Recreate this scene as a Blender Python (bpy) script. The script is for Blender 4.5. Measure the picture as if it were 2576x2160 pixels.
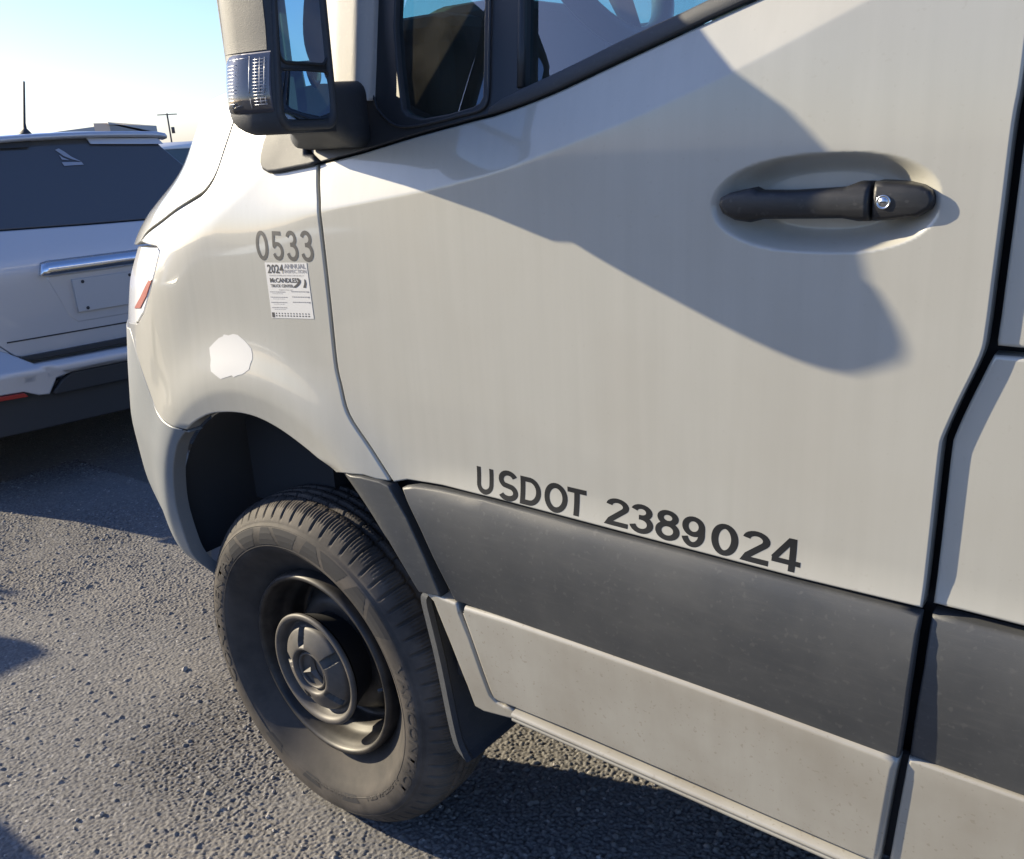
import bpy, bmesh, math, random
import numpy as np
from mathutils import Matrix, Vector
for o in list(bpy.data.objects): bpy.data.objects.remove(o)
scn = bpy.context.scene
COL = scn.collection
R = math.radians
rng = np.random.default_rng(7)

# ------------------------------------------------------------------ camera
def cam_axes(yaw, pitch, roll):
    cy, sy = math.cos(yaw), math.sin(yaw)
    f0 = np.array([-sy, cy, 0.]); r0 = np.array([cy, sy, 0.]); u0 = np.array([0, 0, 1.])
    f = f0*math.cos(pitch) - u0*math.sin(pitch); u = u0*math.cos(pitch) + f0*math.sin(pitch)
    return r0*math.cos(roll)+u*math.sin(roll), u*math.cos(roll)-r0*math.sin(roll), f
cam_d = bpy.data.cameras.new('camera'); cam = bpy.data.objects.new('camera', cam_d); COL.objects.link(cam)
_r, _u, _f = cam_axes(0.6756, 0.326, -0.0568)
cam.matrix_world = Matrix(((_r[0], _u[0], -_f[0], 1.4613), (_r[1], _u[1], -_f[1], -1.0265), (_r[2], _u[2], -_f[2], 1.5207), (0, 0, 0, 1)))
cam_d.sensor_width = 36; cam_d.sensor_fit = 'HORIZONTAL'; cam_d.lens = 36*2246.4/2576
cam_d.clip_start = .05; cam_d.clip_end = 2000
scn.camera = cam

# ------------------------------------------------------------------ light
SUN = Vector((-3.3, -1.0, 1.37)).normalized()
world = bpy.data.worlds.new('World'); scn.world = world; world.use_nodes = True
nt = world.node_tree; nt.nodes.clear()
sky = nt.nodes.new('ShaderNodeTexSky'); sky.sky_type = 'NISHITA'; sky.sun_disc = False
sky.sun_elevation = math.asin(SUN.z); sky.sun_rotation = math.atan2(SUN.x, SUN.y)
sky.air_density = 1.0; sky.dust_density = .8; sky.ozone_density = 2.5; sky.altitude = 100
bg = nt.nodes.new('ShaderNodeBackground'); bg.inputs[1].default_value = .095
wo = nt.nodes.new('ShaderNodeOutputWorld')
tint = nt.nodes.new('ShaderNodeMix'); tint.data_type = 'RGBA'; tint.blend_type = 'MULTIPLY'; tint.inputs[0].default_value = 1; tint.inputs[7].default_value = (.83, .91, 1.20, 1)
nt.links.new(sky.outputs[0], tint.inputs[6]); nt.links.new(tint.outputs[2], bg.inputs[0]); nt.links.new(bg.outputs[0], wo.inputs[0])
sun_d = bpy.data.lights.new('sun', 'SUN'); sun_d.energy = 5.0; sun_d.angle = R(.55); sun_d.color = (1, .865, .62)
sun = bpy.data.objects.new('sun', sun_d); COL.objects.link(sun)
sun.rotation_euler = SUN.to_track_quat('Z', 'Y').to_euler(); sun.location = SUN*50
vs = scn.view_settings; vs.view_transform = 'Standard'; vs.look = 'None'; vs.gamma = 1; vs.use_curve_mapping = False
vs.exposure = 1.06

# ------------------------------------------------------------------ materials
def srgb(r, g, b):
    c = [v/255 for v in (r, g, b)]
    return tuple(v/12.92 if v <= .04045 else ((v+.055)/1.055)**2.4 for v in c)+(1,)
class Mat:
    def __init__(s, name, **kw):
        s.m = bpy.data.materials.new(name); s.m.use_nodes = True
        s.nt = s.m.node_tree; s.b = s.nt.nodes['Principled BSDF']
        for k, v in kw.items(): s.b.inputs[k.replace('_', ' ')].default_value = v
    def n(s, t, **kw):
        nd = s.nt.nodes.new(t)
        for k, v in kw.items():
            if hasattr(nd, k): setattr(nd, k, v)
            else: nd.inputs[k.replace('_', ' ')].default_value = v
        return nd
    def l(s, a, b): s.nt.links.new(a, b)
    def coord(s, scale=(1, 1, 1), rot=(0, 0, 0)):
        g = s.n('ShaderNodeTexCoord'); mp = s.n('ShaderNodeMapping'); mp.inputs['Scale'].default_value = scale
        mp.inputs['Rotation'].default_value = rot
        s.l(g.outputs['Object'], mp.inputs['Vector']); return mp.outputs[0]
    def noise(s, vec, scale, detail=4, rough=.55):
        t = s.n('ShaderNodeTexNoise'); t.inputs['Scale'].default_value = scale
        t.inputs['Detail'].default_value = detail; t.inputs['Roughness'].default_value = rough
        s.l(vec, t.inputs['Vector']); return t.outputs['Fac']
    def ramp(s, fac, stops):
        r = s.n('ShaderNodeValToRGB'); e = r.color_ramp.elements
        while len(e) < len(stops): e.new(.5)
        for q, (p, c) in zip(e, stops):
            q.position = p; q.color = c if len(c) == 4 else tuple(c)+(1,)
        s.l(fac, r.inputs[0]); return r.outputs[0]
    def bump(s, h, strength, dist):
        b = s.n('ShaderNodeBump'); b.inputs['Strength'].default_value = strength; b.inputs['Distance'].default_value = dist
        s.l(h, b.inputs['Height']); s.l(b.outputs[0], s.b.inputs['Normal']); return b
    def mixf(s, fac, a, b):
        m = s.n('ShaderNodeMapRange'); m.inputs['To Min'].default_value = a; m.inputs['To Max'].default_value = b
        s.l(fac, m.inputs['Value']); return m.outputs[0]
def g(v): return (v, v, v, 1)

def paint(name, base, dark, dirt, rough=.3, lowdirt=0.0):
    M = Mat(name, Roughness=rough, Coat_Weight=1.0, Coat_Roughness=.035, Specular_IOR_Level=.5)
    # vertical run-off streaks + broad dust film
    v1 = M.coord((45, 45, 2.2)); n1 = M.noise(v1, 1.0, 3)
    v2 = M.coord((1, 1, 1)); n2 = M.noise(v2, 5.0, 5); n3 = M.noise(v2, 150, 1)
    c1 = M.ramp(n1, [(.35, dark), (.65, base)])
    mx = M.n('ShaderNodeMix', data_type='RGBA'); M.l(c1, mx.inputs[6]); mx.inputs[7].default_value = dirt
    M.l(M.ramp(n2, [(.42, g(0)), (.75, g(.35+lowdirt))]), mx.inputs[0])
    # fine specks of dirt
    mx2 = M.n('ShaderNodeMix', data_type='RGBA'); M.l(mx.outputs[2], mx2.inputs[6]); mx2.inputs[7].default_value = dirt
    M.l(M.ramp(n3, [(.70-.05*lowdirt*2, g(0)), (.76-.05*lowdirt*2, g(.30+lowdirt))]), mx2.inputs[0])
    M.l(mx2.outputs[2], M.b.inputs['Base Color'])
    M.l(M.mixf(n2, rough-.06, rough+.15), M.b.inputs['Roughness'])
    M.l(M.mixf(n2, .02, .08+lowdirt*.5), M.b.inputs['Coat Roughness'])
    return M.m
M_PAINT = paint('van_paint', (.412, .406, .368, 1), (.393, .387, .35, 1), (.34, .32, .275, 1))
M_PAINTLOW = paint('van_paint_dusty', (.355, .340, .298, 1), (.338, .322, .28, 1), (.23, .205, .165, 1), .42, .3)

def plastic(name, col, dust, rough=.55, dustamt=.5, bumps=.25, scale=900):
    M = Mat(name, Roughness=rough, Specular_IOR_Level=.5)
    v = M.coord(); n = M.noise(v, 6, 6, .65); f = M.noise(v, scale, 2)
    mx = M.n('ShaderNodeMix', data_type='RGBA'); mx.inputs[6].default_value = col; mx.inputs[7].default_value = dust
    M.l(M.ramp(n, [(.38, g(0)), (.72, g(dustamt))]), mx.inputs[0])
    # dried splash specks and wiping marks
    sp_ = M.noise(v, 120, 1); wv = M.noise(M.coord((9, 9, 60), (0, R(28), 0)), 2.0, 4, .7)
    ma = M.n('ShaderNodeMath', operation='MAXIMUM'); M.l(M.ramp(sp_, [(.64, g(0)), (.72, g(.55))]), ma.inputs[0]); M.l(M.ramp(wv, [(.52, g(0)), (.80, g(.45))]), ma.inputs[1])
    m2 = M.n('ShaderNodeMix', data_type='RGBA'); M.l(mx.outputs[2], m2.inputs[6]); m2.inputs[7].default_value = dust; M.l(ma.outputs[0], m2.inputs[0])
    M.l(m2.outputs[2], M.b.inputs['Base Color'])
    M.l(M.mixf(n, rough-.08, rough+.15), M.b.inputs['Roughness'])
    M.bump(f, bumps, .0006)
    return M.m
M_CLAD = plastic('cladding_plastic', (.044, .047, .051, 1), (.085, .086, .085, 1), .48, .55)
M_TRIM = plastic('mirror_plastic', (.036, .041, .050, 1), (.062, .066, .072, 1), .55, .4, .5)
M_HANDLE = plastic('handle_plastic', (.008, .009, .011, 1), (.05, .049, .05, 1), .42, .25)
M_PTRIM = plastic('pillar_plastic', (.40, .39, .375, 1), (.46, .44, .41, 1), .6, .5, .5)
M_BLACK = Mat('black_rubber_seal', Base_Color=(.026, .029, .033, 1), Roughness=.45).m
M_VOID = Mat('shaded_black_steel', Base_Color=(.007, .0075, .009, 1), Roughness=.75).m
M_DARK = Mat('dark_void', Base_Color=(.022, .023, .026, 1), Roughness=.9).m
M_BUMP = plastic('bumper_plastic', (.20, .215, .225, 1), (.24, .24, .235, 1), .38, .4, .1)
M_VINYL = Mat('black_vinyl', Base_Color=(.011, .012, .014, 1), Roughness=.6, Specular_IOR_Level=.25).m
M_VINYL2 = Mat('faded_vinyl', Base_Color=(.065, .063, .06, 1), Roughness=.45).m
M_WHITE = Mat('matte_white', Base_Color=(.54, .54, .535, 1), Roughness=.6).m
M_INK = Mat('sticker_ink', Base_Color=(.03, .03, .035, 1), Roughness=.6).m
M_INKG = Mat('sticker_ink_grey', Base_Color=(.22, .22, .24, 1), Roughness=.6).m
M_METAL = Mat('lock_metal', Base_Color=(.6, .62, .65, 1), Metallic=1.0, Roughness=.25).m
M_CHROME = Mat('chrome', Base_Color=(.8, .82, .85, 1), Metallic=1.0, Roughness=.12).m
M_MIRROR = Mat('mirror_glass', Base_Color=(.72, .80, .90, 1), Metallic=1.0, Roughness=.01).m
M_MIRROR2 = M_MIRROR
M_SUVP = Mat('silver_blue_paint', Base_Color=(.52, .53, .56, 1), Metallic=.3, Roughness=.35, Coat_Weight=1.0, Coat_Roughness=.05).m
M_SUVG = Mat('tinted_rear_glass', Base_Color=(.060, .064, .072, 1), Roughness=.12, Specular_IOR_Level=.6, Coat_Weight=.5).m
M_SUVD = Mat('dark_bumper', Base_Color=(.028, .030, .034, 1), Roughness=.6).m
M_RED = Mat('red_reflector', Base_Color=(.35, .02, .02, 1), Roughness=.2).m
M_PLATE = Mat('plate_white', Base_Color=(.45, .45, .46, 1), Roughness=.4).m
def glassmat(name, tint, rough=.0, film=.0, dust=1.0, refl=3.2):
    M = Mat(name); ntn = M.nt; out = ntn.nodes['Material Output']
    tr = M.n('ShaderNodeBsdfTransparent'); tr.inputs[0].default_value = tint
    gl = M.n('ShaderNodeBsdfGlossy'); gl.inputs['Roughness'].default_value = rough; gl.inputs['Color'].default_value = (1, 1, 1, 1)
    fr = M.n('ShaderNodeFresnel'); fr.inputs[0].default_value = 1.52
    ad = M.n('ShaderNodeMath', operation='MULTIPLY_ADD'); ad.inputs[1].default_value = refl; ad.inputs[2].default_value = film
    M.l(fr.outputs[0], ad.inputs[0])
    mx = M.n('ShaderNodeMixShader'); M.l(ad.outputs[0], mx.inputs[0]); M.l(tr.outputs[0], mx.inputs[1]); M.l(gl.outputs[0], mx.inputs[2])
    # thin dust film
    df = M.n('ShaderNodeBsdfDiffuse'); df.inputs[0].default_value = (.35, .34, .30, 1)
    v = M.coord(); n = M.noise(v, 14, 5)
    mx2 = M.n('ShaderNodeMixShader'); M.l(M.ramp(n, [(.3, g(.02*dust)), (.8, g(.09*dust))]), mx2.inputs[0])
    M.l(mx.outputs[0], mx2.inputs[1]); M.l(df.outputs[0], mx2.inputs[2])
    M.l(mx2.outputs[0], out.inputs['Surface']); return M.m
M_GLASS = glassmat('cab_glass', (.42, .68, .70, 1), refl=3.0)
M_WSHIELD = glassmat('windshield_glass', (.55, .86, .86, 1), dust=.3)
M_LENS = glassmat('clear_lens', (.9, .9, .93, 1), .03, .01, .6, 1.2)
M_LENS2 = Mat('headlight_lens', Base_Color=(.9, .9, .9, 1), Roughness=.05, Coat_Weight=1.0).m
M_ORANGE = Mat('amber_marker', Base_Color=(.42, .15, .12, 1), Roughness=.2).m
M_SILVERIN = Mat('indicator_reflector', Base_Color=(.13, .13, .16, 1), Metallic=.3, Roughness=.4).m
M_RIB = Mat('indicator_rib', Base_Color=(.36, .37, .41, 1), Metallic=.3, Roughness=.3).m
M_INT = Mat('interior_plastic', Base_Color=(.02, .021, .021, 1), Roughness=.6).m
M_INT2 = Mat('dashboard_top', Base_Color=(.07, .072, .062, 1), Roughness=.7).m
M_SEAT = Mat('seat_fabric', Base_Color=(.02, .021, .024, 1), Roughness=.9).m
M_WHEELRIM = Mat('steering_leather', Base_Color=(.06, .06, .055, 1), Roughness=.35).m

def tyremat():
    M = Mat('tyre_rubber', Roughness=.75, Specular_IOR_Level=.3)
    v = M.coord(); n = M.noise(v, 9, 6, .6); f = M.noise(v, 500, 3)
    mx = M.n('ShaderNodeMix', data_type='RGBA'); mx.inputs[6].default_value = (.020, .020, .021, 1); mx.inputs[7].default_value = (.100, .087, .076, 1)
    # shade of the sunken inner sidewall, put in as less dust colour near the bead
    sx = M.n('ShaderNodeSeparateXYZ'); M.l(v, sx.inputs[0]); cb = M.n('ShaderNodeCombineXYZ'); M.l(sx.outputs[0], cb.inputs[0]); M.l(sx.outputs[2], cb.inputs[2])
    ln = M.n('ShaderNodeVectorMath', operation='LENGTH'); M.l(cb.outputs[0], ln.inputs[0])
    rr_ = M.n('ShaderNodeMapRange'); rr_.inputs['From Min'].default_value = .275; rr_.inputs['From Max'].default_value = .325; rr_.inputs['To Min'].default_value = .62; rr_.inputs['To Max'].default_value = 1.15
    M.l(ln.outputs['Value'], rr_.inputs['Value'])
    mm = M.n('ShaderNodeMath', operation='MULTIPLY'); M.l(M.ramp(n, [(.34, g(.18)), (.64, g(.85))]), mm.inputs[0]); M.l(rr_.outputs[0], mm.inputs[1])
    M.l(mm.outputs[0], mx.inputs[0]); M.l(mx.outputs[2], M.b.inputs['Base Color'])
    M.bump(f, .25, .0008); return M.m
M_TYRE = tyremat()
M_TYREMARK = Mat('tyre_molded_mark', Base_Color=(.018, .018, .021, 1), Roughness=.8).m
M_TYRELET = Mat('tyre_letter', Base_Color=(.04, .036, .034, 1), Roughness=.8).m
def rimmat(name, a, b, rough):
    M = Mat(name, Roughness=rough, Specular_IOR_Level=.5)
    v = M.coord(); n = M.noise(v, 18, 6, .6)
    mx = M.n('ShaderNodeMix', data_type='RGBA'); mx.inputs[6].default_value = a; mx.inputs[7].default_value = b
    M.l(M.ramp(n, [(.35, g(0)), (.7, g(.8))]), mx.inputs[0]); M.l(mx.outputs[2], M.b.inputs['Base Color']); return M.m
M_RIM = rimmat('steel_rim', (.009, .009, .010, 1), (.060, .052, .045, 1), .5)
M_CAP = rimmat('hub_cap_plastic', (.05, .048, .046, 1), (.12, .105, .092, 1), .55)

def asphalt(name, bumpy=True):
    M = Mat(name, Roughness=.85, Specular_IOR_Level=.25); kf = .74 if bumpy else 1.0
    v = M.coord()
    vo = M.n('ShaderNodeTexVoronoi'); vo.inputs['Scale'].default_value = 120; M.l(v, vo.inputs['Vector'])
    big = M.noise(v, 1.3, 5); fine = M.noise(v, 420, 3)
    c = M.ramp(vo.outputs['Color'], [(p_, tuple(kf*q_ for q_ in c_)) for p_, c_ in [(.0, (.130, .126, .123)), (.55, (.170, .164, .159)), (.86, (.215, .208, .200)), (1, (.5, .48, .45))]])
    mx = M.n('ShaderNodeMix', data_type='RGBA', blend_type='MIX'); M.l(c, mx.inputs[6]); mx.inputs[7].default_value = (.215*kf, .20*kf, .182*kf, 1)
    M.l(M.ramp(big, [(.46, g(0)), (.68, g(.75))]), mx.inputs[0])
    if bumpy: M.l(mx.outputs[2], M.b.inputs['Base Color'])
    else:   # dark binder down between the stones
        ge = M.n('ShaderNodeNewGeometry'); sp_ = M.n('ShaderNodeSeparateXYZ'); M.l(ge.outputs['Position'], sp_.inputs[0])
        mr = M.n('ShaderNodeMapRange'); mr.inputs['From Min'].default_value = -.0034; mr.inputs['From Max'].default_value = .0010
        M.l(sp_.outputs[2], mr.inputs['Value'])
        m3 = M.n('ShaderNodeMix', data_type='RGBA'); m3.inputs[6].default_value = (.05, .044, .040, 1)
        M.l(mx.outputs[2], m3.inputs[7]); M.l(mr.outputs[0], m3.inputs[0]); M.l(m3.outputs[2], M.b.inputs['Base Color'])
    if bumpy:
        v2 = M.n('ShaderNodeTexVoronoi'); v2.inputs['Scale'].default_value = 110; M.l(v, v2.inputs['Vector'])
        b = M.bump(v2.outputs['Distance'], .9, -.010)
    else: M.bump(fine, .5, .002)
    return M.m
M_LINER = Mat('arch_liner_felt', Base_Color=(.040, .043, .048, 1), Roughness=.95).m
M_PEBBLE = Mat('pebble', Base_Color=(.30, .28, .26, 1), Roughness=.9).m
M_ASPH = asphalt('asphalt_chip_seal'); M_ASPHN = asphalt('asphalt_near', False)
_zt=np.linspace(.2,2.2,801)
_x0=np.interp(_zt,[.2,.45,.53,.56,.62,.70,.85,1.0,1.14,1.24,1.33,1.38,1.44,1.48,1.6,2.2],
              [.1,.0,-.09,-.17,-.25,-.30,-.317,-.28,-.237,-.20,-.117,-.05,.056,.107,.2,.45])
_kk=np.exp(-(np.arange(-24,25)/10.)**2); _kk/=_kk.sum()
_x0=np.convolve(np.pad(_x0,24,mode='edge'),_kk,'valid')
_cx=np.array([-2,-.1,.1,.25,.305,.512,.637,.729,.86,1.009,1.137,1.3,3.0])
_cz=np.array([1.36,1.36,1.385,1.404,1.411,1.439,1.462,1.487,1.524,1.574,1.625,1.69,1.95])
_xg=np.linspace(-2,3,2001); _zg=np.interp(_xg,_cx,_cz)
_k2=np.exp(-(np.arange(-30,31)/12.)**2); _k2/=_k2.sum(); _zg=np.convolve(np.pad(_zg,30,mode='edge'),_k2,'valid')
def softp(t,w): return w*np.logaddexp(0,t/w)
def sstep(a,b,v):
    t=np.clip((v-a)/(b-a),0,1); return t*t*(3-2*t)
FC=(-.02,.655)
def S(x,z):
    x=np.asarray(x,float); z=np.asarray(z,float)
    y=.637*np.maximum(0,np.interp(z,_zt,_x0)-x)**2
    zc=np.interp(x,_xg,_zg)
    w=.0011+.02*(1-sstep(.0,.3,x))
    y=y+.24*softp(z-zc,w)*(.35+.65*sstep(-.3,.2,x))
    y=y+.03*np.maximum(0,z-1.2)**2
    y=y+.10*np.maximum(0,z-1.75)**2
    y=y-.010*(np.maximum(0,1.0-z)/.06)**2*np.exp(-np.maximum(0,.94-z)/.02)*(z>.5)*sstep(.35,.6,x)
    d=np.hypot(x-FC[0],z-FC[1])
    f=-.022*np.exp(-(np.maximum(d-.395,0)/.085)**2)+softp(.394-d,.0028)*(.36-.20*sstep(.925,.950,z))
    f=np.minimum(f,.02)
    # fade the flare below
    y=y+f*sstep(.50,.60,z)
    return y
def Sclad(x,z):
    x=np.asarray(x,float); z=np.asarray(z,float)
    t=np.clip((.945-z)/.222,0,1)
    d=np.hypot(x-FC[0],z-FC[1]); fl=-.022*np.exp(-((d-.43)/.07)**2)
    return -.012-.016*np.sin(np.pi*t**.75)+fl
def Slow(x,z):
    x=np.asarray(x,float); z=np.asarray(z,float)
    t=np.clip((.73-z)/.18,0,1.3)
    return -.024+.018*t**1.2+.03*np.maximum(0,.57-z)
# ------------------------------------------------------------------ object helpers
def tag(o, label=None, category=None, group=None, kind=None):
    if label: o['label'] = label
    if category: o['category'] = category
    if group: o['group'] = group
    if kind: o['kind'] = kind
    return o
def empty(name, loc=(0, 0, 0), rz=0, **kw):
    o = bpy.data.objects.new(name, None); COL.objects.link(o); o.location = loc; o.rotation_euler = (0, 0, rz); return tag(o, **kw)
def link(name, me, mat, parent=None, label=None):
    o = bpy.data.objects.new(name, me); COL.objects.link(o)
    if mat: me.materials.append(mat)
    if parent is not None: o.parent = parent
    if label: o['label'] = label
    return o
def mesh(name, V, F, mat, parent=None, smooth=False, label=None, N=None):
    me = bpy.data.meshes.new(name); me.from_pydata([tuple(map(float, v)) for v in V], [], [tuple(map(int, f)) for f in F]); me.update()
    if smooth or N is not None:
        me.polygons.foreach_set('use_smooth', [True]*len(me.polygons))
    if N is not None: me.normals_split_custom_set_from_vertices([tuple(n) for n in N])
    return link(name, me, mat, parent, label)
def bmlink(name, bm, mat, parent=None, smooth=False, label=None):
    me = bpy.data.meshes.new(name); bmesh.ops.recalc_face_normals(bm, faces=bm.faces); bm.to_mesh(me); bm.free()
    if smooth: me.polygons.foreach_set('use_smooth', [True]*len(me.polygons))
    return link(name, me, mat, parent, label)
def resample(P, step, closed=True):
    P = [np.array(p, float) for p in P]; out = []; n = len(P)
    for i in range(n if closed else n-1):
        a, b = P[i], P[(i+1) % n]; L = np.hypot(*(b-a)); k = max(1, int(math.ceil(L/step)))
        for j in range(k): out.append(a+(b-a)*j/k)
    if not closed: out.append(P[-1])
    return out
def spline(P, k=6):
    """Catmull-Rom through an open point list"""
    P = [np.array(p, float) for p in P]; Q = [2*P[0]-P[1]]+P+[2*P[-1]-P[-2]]; out = []
    for i in range(1, len(Q)-2):
        a, b, c, d = Q[i-1], Q[i], Q[i+1], Q[i+2]
        for j in range(k):
            t = j/k
            out.append(.5*((2*b)+(c-a)*t+(2*a-5*b+4*c-d)*t*t+(3*b-a-3*c+d)*t**3))
    out.append(P[-1]); return out
def area(P): return .5*sum(P[i][0]*P[(i+1) % len(P)][1]-P[(i+1) % len(P)][0]*P[i][1] for i in range(len(P)))
def inset(P, r):
    P = [np.array(p, float) for p in P]; s = 1 if area(P) > 0 else -1; n = len(P); out = []
    for i in range(n):
        a, b, c = P[i-1], P[i], P[(i+1) % n]
        e1 = b-a; e2 = c-b; l1 = np.hypot(*e1) or 1; l2 = np.hypot(*e2) or 1
        n1 = np.array([-e1[1], e1[0]])/l1*s; n2 = np.array([-e2[1], e2[0]])/l2*s
        m = n1+n2; q = m@m
        out.append(b+(m*(2*r/q) if q > .6 else n1*r))
    return out
def frame_side(x, z, y): return (x, y, z)
def panel(name, outline, mat, parent=None, F=None, off=0., r=.003, depth=.012, holes=(), res=.025, fine=(), label=None, place=None, eps=.0008, lines=()):
    """sheet metal panel: outline in (x,z), lying on the surface y=F(x,z)+off, with rolled edges going inwards"""
    F = F or S; place = place or frame_side
    bm = bmesh.new(); P1 = inset(outline, r)
    def loop(P):
        vs = [bm.verts.new((p[0], 0, p[1])) for p in P]; return [bm.edges.new((vs[i], vs[(i+1) % len(vs)])) for i in range(len(vs))]
    E = loop(P1)
    for h in holes: E += loop(inset(h, -r))
    bmesh.ops.triangle_fill(bm, use_beauty=True, use_dissolve=False, edges=E, normal=(0, -1, 0))
    xs = [v.co.x for v in bm.verts]; zs = [v.co.z for v in bm.verts]
    def cuts(lo, hi, st, ax, box=None):
        k = math.floor(lo/st)+1
        while k*st < hi:
            c = k*st; k += 1
            if box:
                fs = [f for f in bm.faces if (lambda q: box[0] < q.x < box[1] and box[2] < q.z < box[3])(f.calc_center_median())]
                ge = list({e for f in fs for e in f.edges})+fs+list({v for f in fs for v in f.verts})
            else: ge = bm.verts[:]+bm.edges[:]+bm.faces[:]
            co = (c+.00013, 0, 0) if ax == 0 else (0, 0, c+.00017); no = (1, 0, 0) if ax == 0 else (0, 0, 1)
            bmesh.ops.bisect_plane(bm, geom=ge, plane_co=co, plane_no=no, dist=1e-6)
    cuts(min(xs), max(xs), res, 0); cuts(min(zs), max(zs), res, 1)
    for (x0, x1, z0, z1, st) in fine:
        cuts(x0, x1, st, 0, (x0, x1, z0, z1)); cuts(z0, z1, st, 1, (x0, x1, z0, z1))
    for (fz, offs, x0, x1, st) in lines:
        for k in range(int(round(x0/st)), int(round(x1/st))):
            xa, xb = k*st+.00013, (k+1)*st+.00013; za, zb = float(fz(xa)), float(fz(xb))
            for of in offs:
                fs = [f for f in bm.faces if (lambda q: xa < q.x < xb and abs(q.z-(za+zb)/2) < .04)(f.calc_center_median())]
                if not fs: continue
                ge = list({e for f in fs for e in f.edges})+fs+list({v for f in fs for v in f.verts})
                bmesh.ops.bisect_plane(bm, geom=ge, plane_co=(xa, 0, za+of), plane_no=(-(zb-za), 0, xb-xa), dist=1e-5)
    bm.verts.index_update(); bm.verts.ensure_lookup_table()
    V = np.array([(v.co.x, v.co.z) for v in bm.verts])
    FC_ = [[v.index for v in f.verts] for f in bm.faces]
    bd = [(l.vert.index, l.link_loop_next.vert.index) for e in bm.edges if len(e.link_faces) == 1 for l in e.link_loops]
    bm.free()
    def ev(x, z):
        y = F(x, z)+off
        gx = (F(x+eps, z)-F(x-eps, z))/(2*eps); gz = (F(x, z+eps)-F(x, z-eps))/(2*eps)
        n = np.stack([gx, -np.ones_like(gx), gz], -1); n /= np.linalg.norm(n, axis=1)[:, None]; return y, n
    y, n = ev(V[:, 0], V[:, 1])
    # orientation so that faces look to -y
    faces = []
    f0 = FC_[0]; a = sum(V[f0[i]][0]*V[f0[(i+1) % len(f0)]][1]-V[f0[(i+1) % len(f0)]][0]*V[f0[i]][1] for i in range(len(f0)))
    flip = a < 0
    faces = [f[::-1] if flip else f for f in FC_]
    if flip: bd = [(b, a_) for a_, b in bd]
    VV = [(V[i, 0], V[i, 1], y[i]) for i in range(len(V))]; NN = [n[i] for i in range(len(V))]
    nxt = dict(bd); prv = {b: a_ for a_, b in bd}
    rings = {}
    steps = [(30, 0), (60, 0), (90, 0), (90, depth)] if r > 0 else [(90, depth)]
    def outd(i):
        a_, c = V[prv[i]], V[nxt[i]]; b = V[i]
        e1 = b-a_; e2 = c-b; e1 = e1/(np.hypot(*e1)+1e-12); e2 = e2/(np.hypot(*e2)+1e-12)
        m = np.array([e1[1]+e2[1], -(e1[0]+e2[0])]); L = np.hypot(*m); m = m/(L+1e-9); return m*min(1.6, 2/max(L, .3))
    for i in nxt:
        if i not in prv: continue
        o2 = outd(i); ids = [i]; u = o2/np.hypot(*o2)
        for (ang, dp) in steps:
            sa, ca = math.sin(R(ang)), math.cos(R(ang))
            q = V[i]+o2*r*sa; yy = y[i]+n[i][0]*0+(F(np.array([q[0]]), np.array([q[1]]))[0]-F(V[i:i+1, 0], V[i:i+1, 1])[0])*1.0+r*(1-ca)+dp
            ids.append(len(VV)); VV.append((q[0], q[1], yy))
            nn = np.array([u[0]*sa, 0, u[1]*sa])+n[i]*ca; NN.append(nn/np.linalg.norm(nn))
        rings[i] = ids
    for a_, b in bd:
        if a_ in rings and b in rings:
            ra, rb = rings[a_], rings[b]
            for k in range(len(ra)-1): faces.append([ra[k], ra[k+1], rb[k+1], rb[k]])
    W3 = [place(v[0], v[1], v[2]) for v in VV]
    NX = np.array([place(nn[0], nn[2], nn[1]) for nn in NN])-np.array(place(0, 0, 0))
    return mesh(name, W3, faces, mat, parent, N=NX, label=label)

def lathe(name, prof, mat, parent, n=96, axis='y', smooth=True, disp=None, label=None, c=(0, 0, 0), close=False):
    """prof = [(radius, y)]; revolve about the local y axis"""
    V = []; F = []; m = len(prof)
    for i in range(n):
        t = 2*math.pi*i/n
        for j, (rr, yy) in enumerate(prof):
            dr, dy = disp(t, j, rr, yy) if disp else (0, 0)
            V.append((c[0]+(rr+dr)*math.cos(t), c[1]+yy+dy, c[2]+(rr+dr)*math.sin(t)))
    for i in range(n):
        k = (i+1) % n
        for j in range(m-1): F.append((i*m+j, k*m+j, k*m+j+1, i*m+j+1))
    return mesh(name, V, F, mat, parent, smooth, label)
def box(bm, x0, x1, y0, y1, z0, z1, M=None):
    vs = [bm.verts.new((x, y, z)) for x in (x0, x1) for y in (y0, y1) for z in (z0, z1)]
    for f in ((0, 1, 3, 2), (4, 6, 7, 5), (0, 4, 5, 1), (2, 3, 7, 6), (0, 2, 6, 4), (1, 5, 7, 3)): bm.faces.new([vs[i] for i in f])
    if M: bmesh.ops.transform(bm, matrix=M, verts=vs)
    return vs
def boxo(name, b, mat, parent=None, bev=0, label=None, M=None):
    bm = bmesh.new(); box(bm, *b, M=M)
    if bev: bmesh.ops.bevel(bm, geom=bm.edges[:]+bm.verts[:], offset=bev, segments=3, affect='EDGES', profile=.5)
    return bmlink(name, bm, mat, parent, smooth=False, label=label)
def loft(name, secs, mat, parent=None, smooth=True, cap=True, closed=True, label=None):
    n = len(secs[0]); V = [p for s_ in secs for p in s_]; F = []
    for i in range(len(secs)-1):
        for j in range(n if closed else n-1):
            k = (j+1) % n; F.append((i*n+j, i*n+k, (i+1)*n+k, (i+1)*n+j))
    if cap and closed: F.append(tuple(range(n))[::-1]); F.append(tuple((len(secs)-1)*n+j for j in range(n)))
    bm = bmesh.new(); vs = [bm.verts.new(tuple(v)) for v in V]
    for f in F:
        try: bm.faces.new([vs[i] for i in f])
        except ValueError: pass
    return bmlink(name, bm, mat, parent, smooth=smooth, label=label)
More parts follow.
